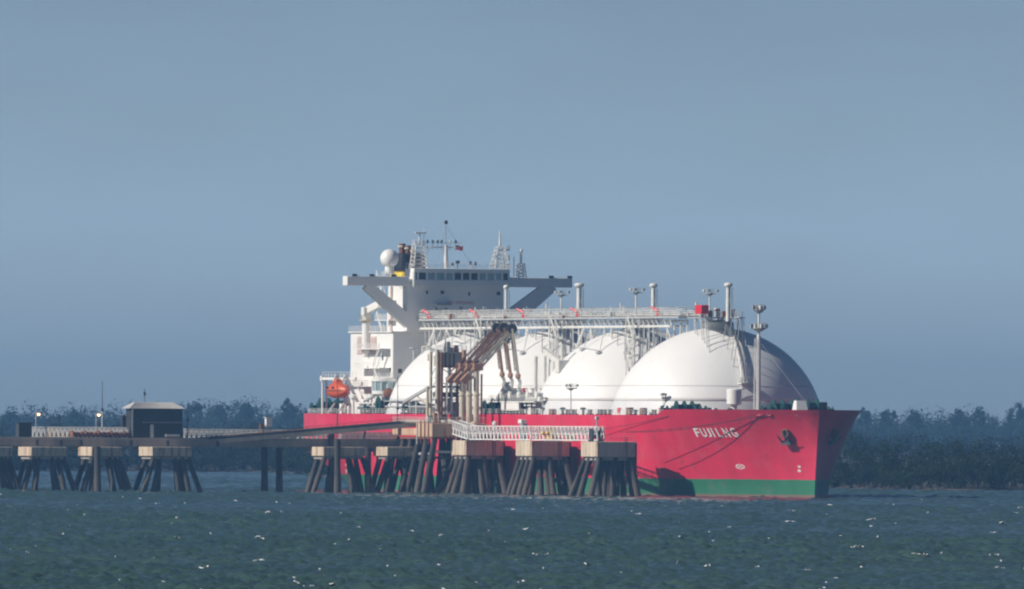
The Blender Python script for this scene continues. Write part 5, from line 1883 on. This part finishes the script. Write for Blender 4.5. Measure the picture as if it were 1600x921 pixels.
# ---- loading arms: riser, boom with counterweight, outboard arm, coupler
RL = -29.6
def loading_arm(px, label, ax, ay, ex, ey, brown):
    q = L(px, 657, RL)
    x = q.x
    t = thing('marine_loader', label, 'loading arm', (x, RL, zt), 'loading arms reaching over the ship')
    ztop = L(px, 577, RL).z
    MB().lathe((x, RL, zt), [(1.0, 0), (1.0, .3), (.62, .4), (.62, 5.6), (.78, 5.7), (.78, 6.1), (.58, 6.2), (.58, ztop - zt)], 14).build('riser', 'cream_steel', t, smooth='auto')
    MB().tube((x - .2, RL + 1.2, zt), (x - .2, RL + 1.2, ztop - 1), .22, n=8).build('brown_post', 'arm_brown', t)
    MB().box((x - .9, RL - .9, ztop - .3), (x + .9, RL + 1.2, ztop + 1.2)).build('swivel_head', 'arm_brown', t, bevel=.15)
    ap = T(ax, ay, x)
    el = T(ex, ey, x)
    piv = Vector((x, RL + .2, ztop + .6))
    d = (ap - piv).normalized()
    n = Vector((0, -d.z, d.y))
    back = piv - d * 2.8
    mn = 'arm_brown' if brown else 'cream_steel'
    MB().beam(back, ap, .42, .62).build('boom', mn, t)
    MB().beam(back + n * 1.25, ap + n * .35, .22, .26).build('boom_tie', 'arm_brown', t)
    k = 7
    br = MB()
    for i in range(k + 1):
        f = i / k
        c = back.lerp(ap, f)
        o = n * (1.25 + (.35 - 1.25) * f)
        br.tube(c, c + o, .08, n=4)
        if i < k:
            c2 = back.lerp(ap, (i + 1) / k); o2 = n * (1.25 + (.35 - 1.25) * (i + 1) / k)
            br.tube(c, c2 + o2, .08, n=4)
    br.build('boom_bracing', 'arm_brown', t)
    MB().tube(back - n * .9, ap - n * .6, .22, n=8).build('product_line', 'cream_steel', t, smooth='auto')
    MB().beam(back - d * 1.9, back + d * .3, 1.0, 1.4).build('counterweight', 'arm_brown', t, bevel=.1)
    m = 14
    MB().tube(ap + Vector((-.25, 0, 0)), ap + Vector((.25, 0, 0)), 1.05, n=18).build('apex_sheave', 'dark_steel', t, smooth='auto')
    MB().tube(piv + Vector((-.6, 0, 0)), piv + Vector((-.25, 0, 0)), 1.2, n=18).build('pivot_sheave', 'dark_steel', t, smooth='auto')
    MB().tube(ap + n * 1.0, piv + n * 1.2, .05, n=4).build('cable', 'dark_steel', t)
    e2 = (el - ap)
    MB().tube(ap, ap + e2 * .8, .36, .33, n=10).build('outboard_arm', mn, t, smooth='auto')
    s = Vector((0, -.62, 0))
    MB().beam(ap + s * .6, ap + e2 * .74 + s, .14, .2).build('outboard_stiffener', 'arm_brown', t)
    br = MB()
    for i in range(9):
        f = .05 + .69 * i / 9
        br.tube(ap + e2 * f, ap + e2 * (f + .035) + s, .07, n=4)
        br.tube(ap + e2 * (f + .076), ap + e2 * (f + .035) + s, .07, n=4)
    br.build('outboard_bracing', 'galvanised', t)
    c = ap + e2 * .8
    MB().lathe(c - Vector((0, 0, .9)), [(.3, 0), (.55, .2), (.55, .8), (.4, 1.0)], 12).build('swivel_joint', 'arm_brown', t, smooth='auto')
    MB().path([c - Vector((0, 0, .7)), c + Vector((0, .5, -1.6)), c + Vector((.1, .2, -2.8)), c + Vector((.1, 1.0, -4.0))], .33, 8).build('triple_swivel', 'galvanised', t, smooth='auto')
    fl_ = c + Vector((.1, 1.0, -4.0))
    MB().tube(fl_ + Vector((0, 0, .2)), fl_ + Vector((0, 0, -.6)), .6, n=12).build('coupler', 'grey_paint', t, smooth='auto')
    return t, x
loading_arm(722, 'aftmost loading arm, leftmost of the three outboard arms', 776, 513, 787, 600, True)
loading_arm(733, 'middle loading arm with brown outboard arm between the other two', 787.5, 512.5, 800, 602, True)
la, lx = loading_arm(744, 'foremost loading arm with paler boom and rightmost outboard arm', 800, 514, 812, 603, False)

# ---- steel tower behind the arms
TX = L(683, 600, -32.6).x
tw = thing('gangway_tower', 'steel access tower with grey cabin left of the loading arms', 'tower', (TX, -30, zt))
tz = L(683, 543, -32.6).z
for (dx, y, m_n, r) in ((0, -32.60, 'cream_steel', .42), (0, -31.79, 'arm_brown', .5), (-4, -32.60, 'cream_steel', .35), (-4, -26.80, 'arm_brown', .35), (0.5, -26.93, 'arm_brown', .5), (0, -29.77, 'pipe_grey', .2)):
    MB().tube((TX + dx, y, zt), (TX + dx, y, tz - random.random() * 1.5), r, n=10).build('tower_leg', m_n, tw, smooth='auto')
za = T(715, 575, TX).z
zb2 = T(715, 550, TX).z
MB().box((TX - 4.5, -31.32, za), (TX + .6, -26.40, za + .35)).build('cabin_floor', 'rust_brown', tw)
MB().box((TX - 4.2, -31.12, zb2 - .3), (TX + .3, -26.67, zb2)).build('cabin_roof', 'pipe_grey', tw)
MB().box((TX - .1, -28.82, za + .35), (TX + .2, -26.80, zb2 - .3)).build('cabin_wall', 'grey_paint', tw)
MB().box((TX - 4.1, -31.05, za + .35), (TX - 3.9, -26.80, zb2 - .3)).build('cabin_wall', 'pipe_grey', tw)
for y in (-30.85, -29.90, -29.03):
    MB().beam((TX + .1, y, za), (TX + .1, y, zb2), .25, .25).build('cabin_post', random.choice(('dark_steel', 'galvanised')), tw)
for py, h in ((617, 1.0), (605, .4)):
    z = T(715, py, TX).z
    MB().box((TX - 4, -32.13, z - h / 2), (TX + .3, -26.80, z + h / 2)).build('cross_beam', 'dark_steel', tw)
rl = MB(); railing(rl, [(TX - 4, -31.32, zb2), (TX + .5, -31.32, zb2), (TX + .5, -26.40, zb2)], 1.3, 1.0, .06)
rl.build('roof_railing', 'pipe_grey', tw)
for k in range(8):
    y = -31.12 + 4.4 * random.random()
    x = TX - 3.5 * random.random()
    h = .6 + 1.6 * random.random()
    MB().box((x - .3, y - .4, zb2), (x + .3, y + .4, zb2 + h)).build('roof_unit', random.choice(('cream_steel', 'pipe_white', 'rust_brown', 'pipe_grey')), tw, bevel=.08)
br = MB()
for k in range(4):
    z0, z1 = zt + 1 + k * 2.8, zt + 3.8 + k * 2.8
    br.tube((TX, -32.60, z0), (TX, -31.79, z1), .09, n=4)
    br.tube((TX - 4, -32.60, z0), (TX, -32.60, z1), .1, n=4)
    br.tube((TX - 4, -26.80, z0), (TX - 4, -31.79, z1), .1, n=4)
br.build('tower_bracing', 'galvanised', tw)
MB().path([(TX + .3, -30.58, zt), (TX + .3, -30.58, za - 2), (TX + .3, -29.50, za - 2), (TX + .3, -29.50, zt)], .25, 8).build('pipe_loop', 'pipe_white', tw)
MB().box((TX - 3, -30.78, zt), (TX - .5, -29.36, zt + 5.2)).build('stair_shaft', 'pipe_grey', tw, bevel=.08)
MB().box((TX - 3, -28.55, zt), (TX - .5, -27.34, zt + 4.4)).build('pump_cabinet', 'grey_paint', tw, bevel=.08)

# sloping stair catwalk from the platform down to the first dolphin
pa = Vector((f1 - 12.5, CW, zc))
pt = L(708, 676, CW)
truss_walkway('stair_catwalk', 'sloping white stair catwalk from loading platform down to first dolphin', (pt.x, CW, L(708, 676, CW).z), (L(738.6, 690, CW).x, CW, zc + .05), panels=7, w=2.2, h=2.6, r=.085)

# ---- approach trestle, running square to the ship towards the left
TRX = x_aft + 3.0                       # its forward face
tr = thing('approach_trestle', 'long approach trestle on clusters of raked piles left of the ship', 'jetty', (TRX - 4, T(300, 690, TRX).y, 0))
ta, tb = T(-60, 690, TRX).y, T(668, 690, TRX).y
ztr, ztb = T(100, 685.5, TRX).z, T(100, 697, TRX).z
y = ta
seg = (tb - ta) / 8
for k in range(8):
    MB().box((TRX - 8, y + .03, ztb), (TRX, y + seg - .03, ztr)).build('deck_slab', 'concrete_grey', tr, bevel=.06)
    y += seg
MB().box((TRX - 7.6, ta, ztr), (TRX - 7.3, tb, ztr + .3)).build('kerb', 'concrete_pale', tr)
MB().box((TRX - .35, ta, ztr), (TRX - .05, tb, ztr + .28)).build('kerb', 'concrete_grey', tr)
bents = [(-22, 20, 0), (42, 105, 7), (122, 192, 21), (219, 300, 19), (485, 572, 21), (583, 650, 22)]
CF = TRX + 9.0                          # the caps stand forward of the deck edge
for i, (p0, p1, wlit) in enumerate(bents):
    y0 = T(p0 + wlit, 705, CF).y
    y1 = T(p1, 705, CF).y
    z1, z2 = T(p0 + wlit, 713, CF).z, T(p0 + wlit, 698.5, CF).z
    MB().box((TRX + .15, y0, z1), (CF, y1, z2)).build('pile_cap', 'cap_concrete', tr, bevel=.1)
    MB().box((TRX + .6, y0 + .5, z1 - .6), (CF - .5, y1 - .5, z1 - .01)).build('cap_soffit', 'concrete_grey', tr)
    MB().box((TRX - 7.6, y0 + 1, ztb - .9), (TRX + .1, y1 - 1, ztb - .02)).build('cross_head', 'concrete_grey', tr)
    for row, xr in enumerate((CF - 1.0, TRX + 1.6)):
        for fy in ((.0, .2, .62, .82, 1.0) if row == 0 else (.08, .45, .92)):
            tx, ty = xr, y0 + .6 + (y1 - y0 - 1.2) * fy
            oy = (fy - .5) * 5.2 + random.uniform(-.35, .35)
            ox = (1.0 if row == 0 else -1.0) * random.uniform(.2, 1.6)
            pile(tr, (tx, ty, z1 - .2), (tx + ox, ty + oy * 1.35, WATER_IN), .52 + .1 * random.random())
for px in (413, 436, 152, 527, 575):
    top = ztb if px in (413, 436) else (ztr + .2 if px == 527 else ztb - .1)
    xq = TRX - 3 if px in (413, 436) else CF + 1.0
    yq = T(px, 700, xq).y
    pile(tr, (xq, yq, top), (xq + .1, yq + .1, WATER_IN), .66)
for px in (58, 95, 127, 205, 262, 340):
    yq = T(px, 690, TRX).y
    MB().box((TRX + .01, yq - .25, ztb + .1), (TRX + .22, yq + .25, ztr - .3)).build('drain_spout', 'dark_steel', tr)
rl = MB(); railing(rl, [(TRX - .2, T(290, 690, TRX).y, ztr + .28), (TRX - .2, tb, ztr + .28)], 1.0, 2.5, .04, 2)
rl.build('trestle_railing', 'dark_steel', tr)

# inclined pipe bridge rising to the platform, in front of the trestle
ra = thing('inclined_pipe_bridge', 'dark pipe bridge sloping up along the trestle to the platform', 'pipe bridge', (TRX + 2, T(480, 690, TRX + 2).y, 0))
A0, A1 = T(306, 692.5, TRX - 1.2), T(648, 664, TRX + 2)
MB().beam(A0, A1, 2.2, .9).build('bridge_girder', 'concrete_grey', ra)
for k, (dx, dz, r) in enumerate(((-.7, .75, .26), (0, .8, .3), (.8, .7, .22))):
    MB().tube(A0 + Vector((dx, 0, dz)), A1 + Vector((dx, 0, dz)), r, n=8).build('pipe', ('dark_steel', 'rust_brown', 'dark_steel')[k], ra, smooth='auto')
rl = MB()
railing(rl, [A0 + Vector((1.1, 0, .4)), A1 + Vector((1.1, 0, .4))], 1.1, 2.6, .05, 2)
rl.build('bridge_railing', 'dark_steel', ra)
for f in (.12, .45, .78):
    c = A0.lerp(A1, f)
    if c.z - .5 > ztr:
        MB().beam((TRX - .6, c.y, ztr), (c.x - 1.0, c.y, c.z - .4), .3, .4).build('bracket', 'dark_steel', ra)
c = A0.lerp(A1, .62)
pile(ra, (c.x, c.y, c.z - .4), (c.x, c.y + .2, WATER_IN), .6, name='support_pile')
for f0, f1_ in ((.545, .63), (.80, .93)):
    a, b = A0.lerp(A1, f0), A0.lerp(A1, f1_)
    MB().beam(a + Vector((.4, 0, .55)), b + Vector((.4, 0, .55)), .9, .22).build('cable_tray', 'galvanised', ra)
# lower lattice pipe rack near the platform
truss_walkway('low_catwalk', 'short white lattice catwalk below the sloping pipe bridge', (TRX - 5, T(530, 688, TRX - 5).y, ztr + .1), (TRX - 5, T(622, 688, TRX - 5).y, ztr + .1), h=1.5, panels=12)
# white catwalks on the trestle's far side
zk = ztr + .3
truss_walkway('trestle_catwalk', 'white lattice catwalk between dark container and brown pipes', (TRX - 7.0, T(51, 684, TRX - 7.0).y, zk), (TRX - 1.9, T(200, 684, TRX - 1.9).y, zk), h=2.0, panels=22, r=.09)
truss_walkway('trestle_catwalk', 'grey-white lattice catwalk right of the dark hut', (TRX - 7.0, T(288, 686, TRX - 7.0).y, zk - .1), (TRX - 1.0, T(520, 687, TRX - 1.0).y, zk - .3), h=1.9, panels=30, r=.09, material='galvanised')

# ---- things standing on the trestle
def on_trestle(px, dx=-3.0):
    return T(px, 685, TRX + dx)
# hut
p0, p1 = T(203, 684, TRX - .6), T(285, 684, TRX - .6)
zr0, zr1 = T(240, 638, TRX - .6).z, T(240, 629, TRX - .6).z
hut = thing('jetty_hut', 'dark clad two-storey jetty hut with pale hipped roof', 'hut', (TRX - 3, (p0.y + p1.y) / 2, ztr))
hx0, hx1 = TRX - 4.2, TRX - .6
MB().box((hx0, p0.y + .3, ztr + .28), (hx1, p1.y, zr0 - .1)).build('wall', 'hut_wall', hut)
zz_ = ztr + .6
while zz_ < zr0 - .5:
    MB().box((hx1, p0.y + .4, zz_), (hx1 + .1, p1.y - .1, zz_ + .42)).build('cladding_board', 'hut_wall', hut); zz_ += .5
MB().box((hx1 + .1, p0.y + .35, ztr + .5), (hx1 + .2, p0.y + .6, zr0 - .2)).build('corner_trim', 'galvanised', hut)
zm = T(240, 661, TRX - .6).z
MB().box((hx1 + .1, p0.y + 2.6, zm), (hx1 + .35, p1.y, zm + .18)).build('canopy_ledge', 'grey_paint', hut)
dy_ = T(237, 680, TRX - .6).y
MB().box((hx1 + .1, dy_ - .35, ztr + .28), (hx1 + .22, dy_ + .35, ztr + 3.0)).build('door', 'galvanised', hut)
MB().box((hx1 + .1, T(259, 680, TRX).y, ztr + .5), (hx1 + .6, T(281, 680, TRX).y, ztr + 1.0)).build('bench', 'galvanised', hut)
MB().frustum((hx0 - .8, p0.y - .5, zr0 - .1), (hx1 + .8, p1.y + .5, zr0 - .1), (hx0 + 1.2, p0.y + 1.4, zr1), (hx1 - 1.2, p1.y - 1.6, zr1)).build('roof', 'hut_roof', hut)
k = 0
yy = p0.y - .3
while yy < p1.y + .3:
    f = .45
    ty = (p0.y + 1.4) + (p1.y - p0.y - 3.0) * (yy - p0.y + .5) / (p1.y - p0.y + 1)
    MB().beam((hx1 + .8, yy, zr0 - .06), (hx1 - 1.15, ty, zr1 + .03), .14, .10).build('roof_rib', 'hut_roof', hut); yy += .55
MB().box((p0.x - 4.5, p0.y - .5, ztr + 2.2), (hx0 - .1, p0.y + 1.2, ztr + 4.8)).build('side_tank', 'hut_wall', hut, bevel=.2)
q = T(226, 629, TRX - 2)
MB().tube((q.x, q.y, zr1 - .2), (q.x, q.y, T(226, 608, TRX - 2).z), .07, n=5).build('aerial', 'dark_steel', hut)
MB().box((q.x - .2, q.y - .2, T(226, 618, TRX - 2).z), (q.x + .2, q.y + .2, T(226, 613, TRX - 2).z)).build('wind_sensor', 'dark_steel', hut)
# container
c0, c1 = T(28, 683, TRX - .8), T(50, 683, TRX - .8)
zt1 = T(40, 660.5, TRX - .8).z
ct = thing('equipment_container', 'dark grey steel container at the left end of the trestle', 'container', (TRX - 2, (c0.y + c1.y) / 2, ztr))
MB().box((TRX - 2.8, c0.y + .15, ztr + .28), (TRX - .8, c1.y - .1, zt1 - .25)).build('container_body', 'dark_steel', ct, bevel=.05)
MB().box((TRX - 3.0, c0.y, zt1 - .25), (TRX - .6, c1.y + .1, zt1)).build('container_lid', 'hut_wall', ct, bevel=.05)
for k in range(7):
    yy = c0.y + .35 + k * (c1.y - c0.y - .7) / 6
    MB().box((TRX - .8, yy - .08, ztr + .5), (TRX - .72, yy + .08, zt1 - .4)).build('corrugation', 'dark_steel', ct)
# lamps that burn by day
def lamp_post(px, py, label, dx=-5.5):
    q = T(px, py, TRX + dx)
    t = thing('lamp_post', label, 'lamp post', (q.x, q.y - .6, ztr), 'burning amber lamps on the trestle')
    MB().tube((q.x, q.y - .6, ztr), (q.x, q.y - .6, q.z + .1), .09, .06, n=6).build('post', 'galvanised', t)
    MB().tube((q.x, q.y - .6, q.z + .1), (q.x, q.y, q.z + .18), .06, n=5).build('arm', 'galvanised', t)
    MB().lathe((q.x, q.y, q.z), [(.42, -.02), (.36, .2), (.12, .32)], 10).build('shade', 'grey_paint', t)
    MB().ball((q.x, q.y, q.z - .12), .30, 10).build('lamp', 'lamp_glow', t, smooth=True)
    return t
lamp_post(60.5, 646.5, 'lit amber lamp post just right of the dark container')
lamp_post(154.5, 647.5, 'lit amber lamp post beside the tall thin mast')
# thin masts
for px, yt, lab in ((160, 595, 'tall thin whip mast left of the dark hut'), (293.5, 627, 'thin dark post standing right of the dark hut'),
                    (527.5, 583, 'slim dark mast rising in front of the orange lifeboat'), (621.5, 588, 'slim dark mast before the white deckhouse')):
    q = T(px, yt, TRX - 1.0)
    t = thing('mast', lab, 'mast', (q.x, q.y, ztr))
    MB().tube((q.x, q.y, ztr), (q.x, q.y, (ztr + q.z) / 2), .13, .11, n=6).build('lower_pole', 'galvanised' if px == 160 else 'dark_steel', t)
    MB().tube((q.x, q.y, (ztr + q.z) / 2), (q.x, q.y, q.z), .09, .05, n=6).build('upper_pole', 'dark_steel', t)
    MB().box((q.x - .2, q.y - .2, (ztr + q.z) / 2 - .3), (q.x + .2, q.y + .2, (ztr + q.z) / 2 + .3)).build('bracket', 'dark_steel', t)
# cabinet and small gear
q0, q1 = T(415, 667, TRX - 4), T(424, 653, TRX - 4)
t = thing('switch_cabinet', 'white upright cabinet standing above the catwalk mid trestle', 'cabinet', (TRX - 4, (q0.y + q1.y) / 2, ztr))
MB().box((TRX - 4.6, q0.y, q0.z), (TRX - 3.6, q1.y, q1.z)).build('cabinet_body', 'white_paint', t, bevel=.06)
MB().box((TRX - 4.8, q0.y - .2, q1.z), (TRX - 3.4, q1.y + .2, q1.z + .12)).build('cabinet_hood', 'white_paint', t)
MB().box((TRX - 4.5, q0.y + .2, ztr), (TRX - 3.8, q1.y - .2, q0.z)).build('stand', 'grey_paint', t)
MB().box((TRX - 4.4, q0.y - 1.2, ztr), (TRX - 3.8, q0.y - .3, q0.z + .6)).build('junction_box', 'rust_brown', t, bevel=.06)
# yellow hooks on the left
for px, s, lab in ((84, 1.0, 'yellow mooring hooks behind the left catwalk railing'), (104, .7, 'small yellow mooring hooks next to the larger left ones')):
    q = T(px, 680, TRX - 6.4 if px > 100 else TRX - 7.3)
    s *= .8
    t = thing('mooring_hook_unit', lab, 'mooring hook', (q.x, q.y, ztr), 'yellow mooring hook units')
    MB().box((q.x - .9*s, q.y - 2.2*s, ztr), (q.x + .9*s, q.y + 2.2*s, ztr + .9*s)).build('base_plate', 'yellow_paint', t, bevel=.06)
    MB().frustum((q.x - .7*s, q.y - 1.9*s, ztr + .9*s), (q.x + .7*s, q.y + 1.9*s, ztr + .9*s), (q.x - .4*s, q.y - 1.4*s, ztr + 2.2*s), (q.x + .4*s, q.y + 1.2*s, ztr + 2.2*s)).build('housing', 'yellow_paint', t, bevel=.15)
    for d in (-1.1, 1.1):
        MB().lathe((q.x, q.y + d*s, ztr + 2.2*s), [(.3*s, 0), (.2*s, .2*s), (.3*s, .5*s)], 10).build('capstan_head', 'yellow_paint', t)
# rusty pipe bundle on the trestle
q0, q1 = T(112, 682, TRX - 1.5), T(200, 682, TRX - 1.5)
t = thing('pipe_rack', 'low rack of rusty brown pipes left of the dark hut', 'pipe rack', (TRX - 1.5, (q0.y + q1.y) / 2, ztr))
for k in range(4):
    MB().tube((TRX - .7 - .5*k, q0.y, ztr + .75 + .28*(k % 2)), (TRX - .7 - .5*k, q1.y, ztr + .75 + .28*(k % 2)), .24, n=8).build('pipe', 'rust_brown', t, smooth='auto')
for k in range(14):
    yy = q0.y + (q1.y - q0.y) * k / 13
    MB().box((TRX - 2.4, yy - .08, ztr + .28), (TRX - .4, yy + .08, ztr + 1.4 + .3*(k % 3 == 0))).build('rack_frame', 'rust_brown', t)
for px, h in ((103, 1.2), (165, 2.2)):
    pass
# small jib crane at the platform's aft corner
q0, q1 = L(632, 628, -36), L(667, 607, -36)
t = thing('jib_crane', 'small grey jib crane leaning over the aft edge of the loading platform', 'crane', (q1.x, -36, zt - 1.1))
MB().tube((q1.x + .4, -36, zt - 1.1), (q1.x + .4, -36, q1.z), .35, .3, n=10).build('crane_post', 'cream_steel', t, smooth='auto')
MB().beam(q0, q1 + Vector((1, 0, .1)), .5, .6).build('jib', 'pipe_grey', t)
MB().tube(q0, q0 - Vector((0, 0, 4.5)), .05, n=4).build('hoist_wire', 'dark_steel', t)
MB().beam(q0.lerp(q1, .5), (q1.x + .4, -36, q1.z - 3.5), .25, .3).build('jib_stay', 'cream_steel', t)
MB().box((q0.x - .3, -36.3, q0.z - 5.2), (q0.x + .3, -35.7, q0.z - 4.4)).build('hook_block', 'dark_steel', t, bevel=.08)

# ---- mooring lines, sagging from the bow to the dolphins
def rope(a, b, sag, label, r=.055):
    a, b = Vector(a), Vector(b)
    t = thing('mooring_line', label, 'mooring line', tuple(b), 'dark mooring lines along the red hull')
    pts = []
    for i in range(15):
        f = i / 14
        p = a.lerp(b, f)
        p.z -= sag * 4 * f * (1 - f)
        pts.append(p)
    MB().path(pts, r, 5).build('rope', 'rope', t, smooth=True)
h1 = hull_point(1184, 647.5) + Vector((0, -.2, 0)); h2 = hull_point(1202, 647.5) + Vector((0, -.2, 0)); h0 = hull_point(1046, 652) + Vector((0, -.2, .2))
e1 = Vector((b3 + 7, -28.0, Z_CAP + 1.9)); e2_ = Vector((b3 + 3, -28.0, Z_CAP + 1.9)); e3 = Vector((f2 - 2, -29.0, Z_CAP + 1.6))
rope(h1, e1, 1.0, 'lower dark mooring line from the bow fairleads to the outermost dolphin')
rope(h2, e2_, .7, 'upper dark mooring line from the bow fairleads to the outermost dolphin')
rope(h0, e3, .6, 'short dark mooring line from the side deck to the middle dolphin')
